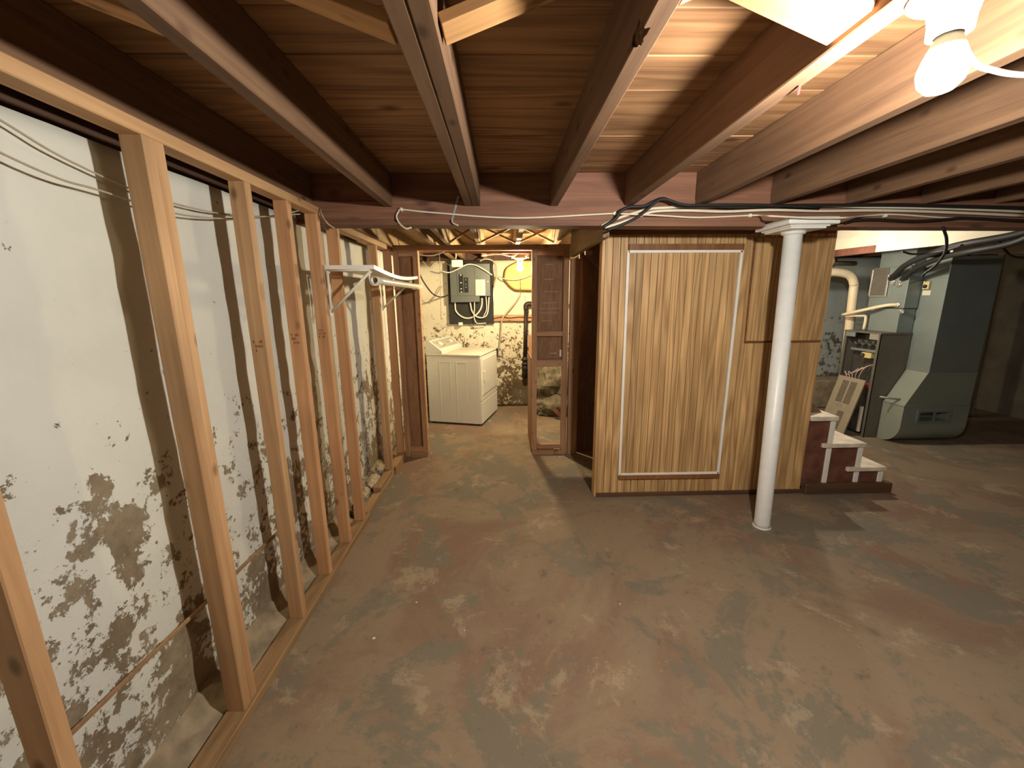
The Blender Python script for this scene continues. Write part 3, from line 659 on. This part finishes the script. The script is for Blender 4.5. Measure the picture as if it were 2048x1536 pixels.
wire('slim white cable dropping from the panel beside its right corner', [P(972, 593, yl-.030), P(973, 618, yl-.030), P(967, 633, yl-.030)], .006)
wire('white cable running down beside the right edge of the panel', [P(987, 524, yl), P(988, 540, yl), P(990, 560, yl), P(987, 585, yl), P(988, 610, yl)], .008)
wire('grey cable bundle curving round the panel upper right corner', [P(960, 522, yl-.05), P(970, 518, yl-.06), P(984, 521, yl-.06), P(993, 533, yl-.06), P(993, 552, yl-.05), P(988, 574, yl-.05)], .010, 'cable_grey')
wire('white cable draped across the top of the breaker panel', [P(884, 542, yl-.10), P(898, 545, yl-.10), P(918, 537, yl-.12), P(934, 529, yl-.12), P(950, 530, yl-.12), P(968, 539, yl-.12), P(984, 550, yl-.09)], .008)
wire('black cable sagging between the door frame and the breaker panel', [P(836, 541, 3.80), P(848, 565, 4.35), P(866, 588, 4.9), P(884, 594, 5.3), P(904, 587, yl)], .008, 'black')
wire('grey cable on the wall hanging left of the breaker panel', [P(840, 596, YW-.01), P(852, 606, YW-.01), P(866, 598, YW-.01), P(884, 572, YW-.01)], .006, 'cable_grey')
yc_ = onZ(878, 492, ZJ+.004).y-.035
cord_top = onY(878, 492, yc_); cord_top.z = ZJ+.004
wire('pale cord hanging straight down from a joist inside the laundry doorway', [cord_top, P(880, 540, yc_), P(881, 580, yc_), P(882, 640, yc_)], .0025, 'cable_grey')
wire('white cable swag crossing the yellow wall patch under the small bulb', [P(998, 553, yl-.05), P(1012, 558, yl-.18), P(1040, 558, yl-.18), P(1075, 544, yl-.16)], .006)
wire('grey tube standing in for a cord shadow down the laundry wall to the dryer plug', [P(1040, 590, YW-.015), P(1030, 606, YW-.015), P(1012, 627, YW-.050), P(1004, 640, YW-.052), P(1002, 660, YW-.045), P(999, 690, YW-.015), P(995, 712, YW-.015), P(990, 722, YW-.03)], .011, 'cable_grey')  # shadow of a cord on the wall, modelled as a solid cable
tag(box('wall_plug', -.108, -.07, YW-.05, YW+.01, .72, .83, 'black', bev=.008), 'black appliance plug on the wall beside the dryer', 'plug')
# wall furniture in the laundry
tag(box('wall_cleat', -.120, .62, YW-.022, YW+.02, 1.195, 1.275, 'frame_x'), 'reddish wooden cleat board fixed across the laundry wall', 'cleat')
wire('black wire stapled along the wooden cleat board', [P(987, 637, YW-.03), P(1004, 634, YW-.03), P(1020, 636, YW-.03), P(1040, 634, YW-.03), P(1070, 636, YW-.03)], .005, 'black')
tag(box('outlet_box', -.592, -.535, YW-.06, YW+.01, 1.145, 1.185, 'porcelain', bev=.006), 'white outlet at the lower edge of the black board', 'outlet')
ip_ = thing('drain_pipe', 'black iron waste pipe with elbow standing against the laundry wall', 'pipe', (.30, YW-.08, .42))
pxx, pyy = .305, YW-.075
tube('vertical_pipe', [(pxx+.004, pyy, 1.36), (pxx-.012, pyy, .70)], .026, 'iron', ip_, 14, 0)
tube('elbow', [(pxx+.004, pyy, 1.345), (pxx+.004, pyy, 1.395), (pxx+.03, pyy, 1.418), (pxx+.08, pyy, 1.418)], .033, 'iron', ip_, 14, 5)
tube('side_pipe', [(pxx+.07, pyy, 1.418), (pxx+.55, pyy, 1.420)], .026, 'iron', ip_, 14, 0)
lathe('joint', [(.03, .60), (.044, .605), (.044, .63), (.034, .635), (.034, .66), (.048, .665), (.048, .69), (.03, .70), (.03, .72)], 'iron', ip_, (pxx-.012, pyy, 0), 16)
lathe('lower_fitting', [(.03, .52), (.042, .53), (.042, .58), (.03, .60)], 'iron', ip_, (pxx-.013, pyy, 0), 16)
tube('wall_stub', [(pxx-.013, pyy, .535), (pxx-.013, pyy+.01, .47), (pxx-.013, YW+.02, .43)], .034, 'iron', ip_, 14, 5)
# yellow bulge beside the bulb
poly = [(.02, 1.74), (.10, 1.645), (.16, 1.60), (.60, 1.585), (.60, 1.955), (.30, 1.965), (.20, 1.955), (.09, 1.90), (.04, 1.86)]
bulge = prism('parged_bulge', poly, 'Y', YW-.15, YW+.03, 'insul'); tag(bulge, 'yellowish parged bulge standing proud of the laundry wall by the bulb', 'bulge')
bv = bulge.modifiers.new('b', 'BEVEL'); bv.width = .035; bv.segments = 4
# dark rough masonry patch along the top of the laundry wall is bare sill; pipes and boxes there
tag(tube('water_pipe', [(-1.2, 4.25, 1.962), (.0, 4.05, 1.930), (.62, 3.98, 1.905)], .016, 'copper', None, 12, 3), 'copper water pipe running below the laundry ceiling joists', 'pipe')
tag(tube('water_pipe', [(-1.2, 4.40, 1.975), (-.1, 4.32, 1.955), (.65, 4.25, 1.93)], .010, 'copper', None, 10, 3), 'thinner copper pipe running behind the copper water pipe', 'pipe')
tag(box('junction_box', -.60, -.47, 5.02, 5.10, 1.865, 1.945, 'porcelain', bev=.006), 'cream junction box hanging above the breaker panel', 'box')
wire('white cable looping from the joists into the cream junction box', [P(893, 499, 4.7), P(906, 499, 4.8), P(912, 510, 4.95), P(911, 518, 5.05)], .008)
wire('white cable swag behind the top of the doorway', [P(836, 508, 3.93), P(850, 511, 3.93), P(870, 510, 3.93), P(888, 503, 3.93), P(892, 497, 3.93)], .006)
wire('white cable stapled along the laundry joists above the small bulb', [P(975, 510, 4.5), P(1000, 508, 4.40), P(1026, 512, 4.33), P(1043, 501, 4.33), P(1056, 506, 4.33), P(1052, 513, 4.33)], .007)
wire('pair of white cables running across under the laundry joists', [P(962, 512, 4.6), P(990, 508, 4.6), P(1015, 506, 4.6), P(1050, 506, 4.6)], .008)
wire('grey cable drooping from junction box toward the wall', [P(890, 522, 5.2), P(898, 530, 5.2), P(906, 527, 5.1), P(913, 520, 5.05)], .005, 'cable_grey')
wire('dark cable hooked on a laundry joist near the left wall', [P(845, 522, 5.2), P(857, 534, 5.3), P(866, 526, 5.3), P(872, 522, 5.2)], .005, 'cable_grey')
wire('brass valve stub on the laundry pipe near the left wall', [P(857, 514, 5.3), P(857, 522, 5.3)], .016, 'copper', name='valve', cat='valve', n=0)
# bedrock
rk = thing('rock_outcrop', 'rough grey bedrock lumps bulging from the laundry wall foot', 'rock', (.62, 5.25, 0))
lump('boulder', (.70, 5.24, .36), (.30, .24, .30), 'rock', rk, 4, .35, 3.0, 2.0); lump('boulder', (.70, 5.14, .10), (.30, .20, .17), 'rock', rk, 4, .25, 3.0, 7.0, flat=-.10)
lump('boulder', (.50, 5.36, .44), (.12, .12, .16), 'rock', rk, 3, .3, 3.0, 5.0)
tag(bar('wood_stick', (.62, 4.895, .14), (.74, 4.870, .015), .05, .03, 'redwood'), 'reddish stick leaning on the lower bedrock lump', 'stick')
tag(box('wood_post', .345, .395, 5.46, 5.52, 0, 1.0, 'frame_z'), 'short wooden post beside the bedrock in the laundry', 'post')

# ------------------------------------------------------------------ furnace corner
fu = thing('furnace', 'grey furnace cabinet with open burner compartment beside its duct', 'furnace', (4.10, 4.28, 0))
FX, FY0, FY1, FZ = 3.84, 4.06, 4.50, 1.11
box('side_panel', FX, 4.165, FY0, FY0+.012, 0, FZ, 'cabinet', fu); box('side_panel', FX, 4.165, FY1-.012, FY1, 0, FZ, 'cabinet', fu)
box('back_panel', 4.150, 4.165, FY0, FY1, 0, FZ, 'cabinet', fu); box('top_panel', FX-.006, 4.165, FY0-.004, FY1+.004, FZ-.012, FZ+.006, 'cabinet', fu)
box('front_stile', FX-.004, FX+.012, FY0, FY0+.028, 0, FZ, 'cabinet', fu); box('front_stile', FX-.004, FX+.012, FY1-.028, FY1, 0, FZ, 'cabinet', fu)
box('top_bracket', FX-.006, FX+.006, FY0+.02, FY0+.12, FZ-.07, FZ-.01, 'foil', fu); box('top_bracket', FX-.006, FX+.006, FY1-.14, FY1-.02, FZ-.06, FZ-.012, 'sheet', fu)
box('divider_shelf', FX+.02, 4.15, FY0+.012, FY1-.012, .50, .52, 'inner', fu); box('burner_box', FX+.12, 4.15, FY0+.012, FY1-.012, .52, FZ-.012, 'inner', fu)
for i in range(4): tube('burner_tube', [(FX+.06, FY0+.09+i*.085, FZ-.12), (FX+.20, FY0+.09+i*.085, FZ-.12)], .030, 'inner', fu, 12, 0, hollow=.004)
box('burner_rail', FX+.05, FX+.08, FY0+.03, FY1-.05, FZ-.21, FZ-.185, 'sheet', fu)
box('gas_valve', FX+.05, FX+.12, FY0+.13, FY0+.25, .83, .89, 'yellow', fu, bev=.008); lathe('valve_knob', [(.022, 0), (.022, .02), (.015, .024)], 'inner', fu, (FX+.05, FY0+.22, .86), 14, rot=Quaternion((0, 1, 0), -math.pi/2))
for i in range(5):
    y0 = FY0+.08+.05*i
    tube('control_wire', [(FX+.10, FY0+.10+.05*i, .78-.02*i), (FX+.03, y0+.06, .74-.03*i), (FX+.01, y0+.09, .66), (FX+.03, y0+.13-.02*i, .56)], .0045, 'wire_pink', fu, 6, 6)
box('blower_panel', FX+.03, FX+.04, FY0+.03, FY1-.03, .03, .50, 'inner', fu)
box('filter_strip', FX-.02, FX+.0, FY0+.045, FY0+.075, .05, .33, 'paper', fu, bev=.002)
tag(lump('red_cloth', (FX+.026, FY0+.062, .549), (.035, .06, .028), 'red', None, 3, .3, 3, 3.0, ), 'small red rag tucked into the open furnace front', 'rag')
# coil box, plenum
cl = thing('air_plenum', 'grey sheet metal coil box and plenum standing on the furnace', 'ductwork', (4.2, 4.26, FZ))
box('coil_base', 4.00, 4.165, FY0+.01, 4.40, FZ+.006, 1.355, 'sheet', cl, bev=.003); box('coil_box', 4.02, 4.165, FY0-.002, 4.47, 1.36, 1.775, 'sheet', cl, bev=.004); box('plenum', 4.06, 4.165, FY0+.01, 4.45, 1.775, ZS-.01, 'sheet', cl, bev=.003)
box('access_plate', 4.008, 4.021, FY0+.22, 4.46, 1.48, 1.765, 'cabinet', cl, bev=.003)
for (ya, yb, za, zb) in ((4.26, 4.275, 1.48, 1.70), (4.26, 4.46, 1.475, 1.487), (4.452, 4.468, 1.49, 1.76)): box('foil_strip', 4.002, 4.012, ya, yb, za, zb, 'foil', cl, bev=.001)
for (y_, z_) in ((4.22, 1.62), (4.15, 1.60), (4.13, 1.395), (4.07, 1.33)): lump('foil_patch', (4.012, y_, z_), (.012, .03, .025), 'foil', cl, 3, .5, 5, y_*9)
# return duct
rd = thing('return_duct', 'tall grey sheet metal return duct dropping beside the furnace', 'duct', (4.35, 3.98, 0))
DY0, DY1, DX0, DX1 = 3.83, 4.055, 4.17, 4.66
box('upper_duct', DX0, DX1, DY0, 4.19, .745, 1.845, 'sheet', rd, bev=.003)
V = [(DX0, DY0, .745), (DX0, DY1, .745), (3.99, DY0, .405), (3.99, DY1, .405), (DX1, DY0, .745), (DX1, DY1, .745), (DX1, DY0, .405), (DX1, DY1, .405)]
cc = Vector((4.3, 3.95, .55)); me = mesh('transition', [Vector(v)-cc for v in V], [(0, 1, 3, 2), (0, 2, 6, 4), (1, 5, 7, 3), (4, 6, 7, 5), (0, 4, 5, 1), (2, 3, 7, 6)])
add('transition', me, 'sheet_light', rd, cc)
rr_ = .20; poly = [(DY1, .405), (DY0-.005, .405), (DY0-.005, rr_)]+[(DY0-.005+rr_-rr_*math.cos(a), rr_-rr_*math.sin(a)) for a in (math.pi/2*k/8 for k in range(1, 9))]+[(DY1, 0)]
boot = prism('boot', poly, 'X', 3.985, DX1, 'sheet_light', rd)
cut = box('cutter', 4.153, 4.457, DY0-.10, DY0+.14, .2525, .3405, 'sheet', None, bev=0)    # the duct is open behind the grille
bo = boot.modifiers.new('opening', 'BOOLEAN'); bo.object = cut; bo.operation = 'DIFFERENCE'
bpy.context.view_layer.update(); dg = bpy.context.evaluated_depsgraph_get()
me = bpy.data.meshes.new_from_object(boot.evaluated_get(dg)); boot.modifiers.clear(); boot.data = me
bpy.data.objects.remove(cut, do_unlink=True)
box('seam', 3.98, DX1+.002, DY0-.008, DY1, .398, .408, 'sheet', rd, bev=.002); box('seam', DX0-.004, DX1+.002, DY0-.004, 4.19, .740, .748, 'sheet', rd, bev=.001)
box('seam', DX0-.003, DX0+.01, DY0-.003, 4.19, 1.672, 1.677, 'sheet', rd, bev=.001); box('seam', DX0-.003, DX0+.01, DY0-.003, 4.19, 1.650, 1.654, 'sheet', rd, bev=.001)
gr = add('grille', perforated(.36, .137, .015, [(-.155, -.008, -.045, .045), (.008, .155, -.045, .045)]), 'sheet', rd, (4.305, DY0-.0105, .2965), False, Quaternion((0, 0, 1), math.pi/2))
for i in range(7): add('grille_slat', boxmesh(.312, .010, .003, 0), 'sheet', gr, (4.305, DY0-.0105, .259+.0125*i)).parent = rd
th_ = box('humidity_control', DX0-.022, DX0+.001, 3.975, 4.035, 1.545, 1.62, 'yellow', rd, bev=.003)
lathe('knob', [(.017, 0), (.017, .012), (.011, .016)], 'black', th_, (DX0-.022, 4.005, 1.572), 16, rot=Quaternion((0, 1, 0), -math.pi/2))
box('label_plate', DX0-.003, DX0+.001, 3.965, 4.04, 1.488, 1.530, 'paper', rd, bev=0)
for i in range(3): box('print_line', DX0-.004, DX0-.002, 3.972, 4.033, 1.497+.010*i, 1.4995+.010*i, 'print', rd, bev=0)
tube('damper_rod', [(3.86, 3.97, .47), (4.02, 3.91, .455)], .010, 'sheet_light', rd, 8, 0)
# leaning louvered panel
lpn = thing('louvered_panel', 'beige louvered furnace door leaning beside the steps', 'panel', (3.62, 4.26, 0))
tilt = math.radians(14); ux = Vector((math.sin(tilt), 0, math.cos(tilt))); nx = Vector((-math.cos(tilt), 0, math.sin(tilt))); base = Vector((3.655, 4.26, .012))
qp = Matrix((-nx, Vector((0, 1, 0)), ux)).transposed().to_quaternion()
def lp_piece(nm, y0, y1, h0, h1, d0, d1, m, bev=.001, par=lpn): return add(nm, boxmesh(d1-d0, y1-y0, h1-h0, bev), m, par, base+ux*((h0+h1)/2)+Vector((0, (y0+y1)/2, 0))+nx*((d0+d1)/2), False, qp)
hl = [(c_-.0425, c_+.0425, .57-.0145*r_-.31-.0036, .57-.0145*r_-.31+.0036) for c_ in (-.052, .052) for r_ in range(17)]+[(-.0775, .0075, .235-.0145*r_-.31-.0036, .235-.0145*r_-.31+.0036) for r_ in range(14)]
add('louvered_sheet', perforated(.34, .62, .006, hl), 'louver', lpn, base+ux*.31+nx*.011, False, qp)
for (y0, y1, h0, h1) in ((-.17, .17, 0, .008), (-.17, .17, .612, .62), (-.17, -.162, .008, .612), (.162, .17, .008, .612)): lp_piece('rim_flange', y0, y1, h0, h1, 0, .0085, 'louver', .001)
lp_piece('badge', -.04, .05, .285, .318, .014, .018, 'foil')
# pvc vent
tag(tube('vent_pipe', [(3.2, 4.66, 1.752), (3.60, 4.66, 1.752), (3.80, 4.66, 1.745), (3.93, 4.66, 1.71), (3.99, 4.66, 1.62), (4.00, 4.66, 1.50), (4.03, 4.65, .60), (4.03, 4.65, .0)], .045, 'pvc', None, 18, 5), 'fat cream plastic vent pipe bending down behind the furnace', 'pipe')
lathe_ring = None
tag(tube('condensate_pipe', [(3.88, 4.62, 1.275), (3.90, 4.40, 1.33), (3.96, 4.20, 1.385), (4.015, 4.12, 1.395)], .017, 'pvc', None, 12, 5), 'thin cream drain pipe slanting from coil box to the fat vent pipe', 'pipe')
tag(tube('condensate_pipe', [(3.90, 4.60, 1.262), (3.96, 4.46, 1.270), (3.985, 4.43, 1.255), (3.985, 4.43, 1.12)], .014, 'pvc', None, 12, 4), 'thin cream drain pipe dropping onto the furnace top', 'pipe')
tag(tube('wall_pipe', [(2.8, 5.44, 1.92), (4.6, 5.44, 1.90)], .03, 'pvc', None, 12, 0), 'pale horizontal pipe along the wall behind the furnace', 'pipe')
tag(tube('wall_pipe', [(4.30, 5.40, 2.0), (4.30, 5.40, 1.90), (4.24, 5.38, 1.86)], .018, 'pvc', None, 10, 4), 'short pale pipe dropping to the horizontal wall pipe', 'pipe')
tag(lump('orange_cap', (3.94, 5.3, .40), (.04, .04, .022), 'orange', None, 3, .2, 3, 1.0), 'small orange plastic cap on a ledge by the blue grey wall', 'cap')
tag(box('wall_ledge', 3.2, 5.04, 5.22, 5.53, 0, .382, 'footing', bev=.02), 'low concrete ledge at the foot of the blue grey wall', 'ledge')
# white soffit timbers over the furnace
wb = thing('white_header', 'whitewashed timber header above the furnace with a red painted strip', 'header', (3.56, 3.9, 1.89))
prism('white_board', [(2.56, 1.872), (3.97, 1.893), (3.97, ZS), (2.56, ZS)], 'X', 3.555, 3.60, 'white_wood', wb)
prism('white_board', [(3.96, 1.955), (5.50, 1.975), (5.50, ZS), (3.96, ZS)], 'X', 3.60, 3.64, 'white_wood', wb)
prism('red_strip', [(3.95, 1.893), (5.38, 1.911), (5.38, 1.984), (3.95, 1.958)], 'X', 3.565, 3.645, 'redwood', wb)
prism('brown_end', [(2.535, 1.895), (2.80, 1.876), (2.80, ZS), (2.535, ZS)], 'X', 3.545, 3.556, 'redwood', wb)
tag(box('soffit_board', 4.10, 5.60, 3.775, 3.80, 1.855, ZJ-.001, 'white_wood', bev=.003), 'white soffit board over the top of the return duct', 'board')
tag(box('ledger_board', X0+2.9, 3.50, YB+.20, YB+.24, 1.935, 1.965, 'white_wood', bev=.002), 'thin pale ledger strip just behind the main beam', 'strip') if False else None
tag(bar('steel_post', (5.80, 4.75, 0), (5.74, 4.75, ZS), .06, .06, 'grey_pole', bev=.02), 'thin grey post in the dark corner right of the duct', 'post')
dp = tag(box('dark_door', 5.05, 5.70, 5.36, 5.40, 0, 1.95, 'darkboard', bev=.004), 'dark brown door leaf in the unlit corner beyond the duct', 'door')
# refrigerant lines
tag(tube('line_set', [(4.01, 4.24, 1.655), (3.97, 4.15, 1.70), (3.85, 3.95, 1.765), (3.70, 3.65, 1.82), (3.50, 3.20, 1.862), (3.49, 2.85, 1.885), (3.49, 2.62, 1.93)], .026, 'black', None, 12, 5), 'upper black insulated refrigerant line running from the coil box', 'hose')
tag(tube('line_set', [(4.015, 4.12, 1.645), (3.96, 4.02, 1.68), (3.86, 3.82, 1.745), (3.72, 3.50, 1.80), (3.50, 3.10, 1.808), (3.47, 2.82, 1.832), (3.43, 2.62, 1.90)], .022, 'black', None, 12, 5), 'lower black insulated refrigerant line running from the coil box', 'hose')
wire('black cable loop hanging from the beam in front of the refrigerant lines', [P(1886, 455, 2.36), P(1893, 478, 2.5), P(1890, 505, 2.7), P(1872, 530, 2.9), P(1852, 545, 3.0), P(1845, 552, 3.05)], .008, 'black')
wire('black cable crossing the white header toward the duct top', [P(1805, 503, 3.25), P(1825, 508, 3.25), P(1860, 506, 3.15), P(1900, 498, 2.95), P(1925, 490, 2.85)], .008, 'black')
wire('dark cable drooping over the white panel by the dark corner', [P(1997, 478, 3.2), P(2010, 500, 3.2), P(2030, 514, 3.2), P(2075, 515, 3.2)], .008, 'black')
wire('thin control wire looping from the coil box to the yellow control', [(4.03, 4.05, 1.60), (4.10, 4.04, 1.625), (4.145, 4.02, 1.63), (DX0-.022, 4.005, 1.61)], .003, 'black')

# ------------------------------------------------------------------ cables on the beam
yb_ = YB-.012
def B(u, v, d=0.0): return onY(u, v, yb_-d)
def under_joists(pts):                    # keep a cable below the joist ends, except where it humps up between two of them
    for p in pts:
        if p.x > .97 or .62 < p.x < .81: p.z = min(p.z, ZJ-.013)
    return pts
wire('thin white cable stapled along the whole beam face ending in a curl', [B(823, 455, -.01), B(812, 457), B(800, 448), B(793, 434), B(797, 423), B(803, 419), B(840, 423), B(900, 428), B(960, 433), B(1030, 436), B(1100, 434), B(1170, 430), B(1229, 427), B(1250, 428, .023), B(1300, 430, .024), B(1335, 432, .008), B(1400, 435), B(1500, 431), B(1524, 431, .05), B(1540, 432, .168), B(1580, 434, .168), B(1620, 436, .168), B(1664, 436, .168), B(1694, 435, .168), B(1716, 433, .05), B(1740, 431), B(1790, 429), B(1900, 436), B(2048, 440)], .0048)
wire('thick white cable rising off the beam near the oak enclosure, upper one', [B(1203, 452, .008), B(1225, 441, .008), B(1262, 428, .008), B(1300, 418, .008), B(1340, 415, .008), B(1400, 413, .008), B(1480, 413, .008), B(1560, 412, .008), B(1640, 411, .008), B(1720, 414, .008), B(1800, 415, .008), B(1920, 418, .008), B(2060, 424, .008)], .0075)
wire('thick white cable rising off the beam near the oak enclosure, lower one', [B(1210, 455, .010), B(1240, 446, .010), B(1280, 432, .010), B(1310, 423, .010), B(1370, 421, .010), B(1450, 423, .010), B(1540, 420, .010), B(1640, 422, .010), B(1740, 421, .010), B(1850, 423, .010), B(2060, 432, .010)], .0075)
wire('black cable bundled over the white cables along the beam', under_joists([B(1205, 455, .041), B(1232, 437, .041), B(1240, 424, .041), B(1258, 414, .041), B(1290, 405, .041), B(1325, 397, .041), B(1360, 402, .041), B(1410, 411, .041), B(1470, 414, .041), B(1560, 411, .041), B(1660, 408, .041), B(1790, 407, .041), B(1900, 412, .041), B(2060, 416, .041)]), .0085, 'black')
wire('black cable crossing diagonally off the beam by the oak enclosure corner', under_joists([B(1215, 460, .060), B(1245, 449, .060), B(1275, 434, .060), B(1298, 416, .060), B(1325, 398, .060), B(1370, 399, .060), B(1430, 408, .060), B(1520, 410, .060), B(1640, 415, .060)]), .0075, 'black')
wire('black cable along the beam right of the column cap', [B(1690, 446, .02), B(1712, 440, .02), B(1760, 439, .02), B(1830, 442, .02), B(1900, 438, .02), B(1930, 436, .02), B(2060, 442, .02)], .007, 'black')
for k, (u, v) in enumerate(((803, 419), (1229, 427), (1500, 431), (1771, 431))):
    tag(box('cable_staple', B(u, v).x-.007, B(u, v).x+.007, YB-.020, YB+.001, B(u, v).z-.009, B(u, v).z+.009, 'porcelain', bev=.002), 'white staple holding the thin cable to the beam', 'staple', 'staples along the thin white cable')
tag(bar('hanging_strap', B(917, 392, -.0095), B(904, 440, -.0095), .012, .003, 'grey_pole'), 'narrow pale metal strap hanging down the beam face', 'strap')
wire('short pale wire end bent out below the metal strap', [B(904, 440), B(906, 446, .01), B(916, 451, .02)], .004)
wire('thin grey wire from the top plate end down to the next stud', [onX(640, 417, XS+.006), onX(645, 432, XS+.03), onX(655, 447, XS+.02), onX(668, 456, XS+.004)], .004, 'cable_grey')
# fine wires along the left wall
xw = X0+.03
wire('upper thin wire sagging along the peeling wall behind the studs', [onX(-160, 150, xw), onX(0, 240, xw), onX(120, 312, xw), onX(255, 375, xw), onX(345, 406, xw), onX(440, 427, xw), onX(520, 433, xw), onX(552, 431, xw), onX(600, 421, XS-.055)], .0028, 'cable_grey')
wire('lower thin wire sagging along the peeling wall behind the studs', [onX(-160, 220, xw+.018), onX(0, 305, xw+.018), onX(120, 358, xw+.018), onX(200, 381, xw+.018), onX(345, 426, xw+.018), onX(450, 437, xw+.018), onX(540, 432, xw+.018), onX(600, 428, XS-.035)], .0028, 'cable_grey')
wire('white cord leaving the bare front bulb holder toward the right', [(MAIN_POS.x+.03, MAIN_POS.y+.01, MAIN_POS.z+.055), onY(1950, 125, .84), onY(1985, 140, .86), onY(2048, 150, .88), onY(2200, 150, .9)], .005)
tag(bar('red_tag', onZ(1600, 170, ZJ-.001), onZ(1596, 190, ZJ-.014), .006, .002, 'red'), 'tiny red plastic scrap stuck to a joist underside', 'scrap')
lump('loose_knot', (0, 0, -5), (.01, .01, .01), 'joist') if False else None

# ------------------------------------------------------------------ debris by the studs and on the floor
for (x, y, z, s, m, lab) in [(-1.07, 2.862, .055, (.04, .072, .05), 'debris', 'pale rubble stone lying behind the bottom plate'), (-1.07, 3.08, .05, (.05, .12, .05), 'debris', 'larger rubble stone behind the blocking by the wall'),
                             (-1.062, 2.72, .045, (.036, .052, .035), 'rag', 'crumpled dark rag on the rubble behind the studs'), (-1.066, 2.61, .03, (.034, .036, .03), 'rag', 'small dark crumpled rag beside the pinkish stud'),
                             (-1.08, 3.32, .05, (.045, .08, .05), 'debris', 'rubble stone at the wall foot beside the far stud')]:
    tag(lump('rubble', (x, y, z), s, m, None, 3, .35, 4.0, x*9+y), lab, 'rubble')
for (u, v, s) in [(833, 1205, .006), (748, 1277, .008), (929, 1261, .004), (979, 842, .012), (1120, 914, .010), (862, 907, .008), (858, 919, .006), (802, 946, .006), (1240, 1208, .005)]:
    p = onZ(u, v); tag(lump('paint_chip', (p.x, p.y, s*.25), (s, s*.8, s*.35), 'chip', None, 1, .3, 3, u), 'pale paint chip lying on the concrete floor', 'chip', 'paint chips on the floor')
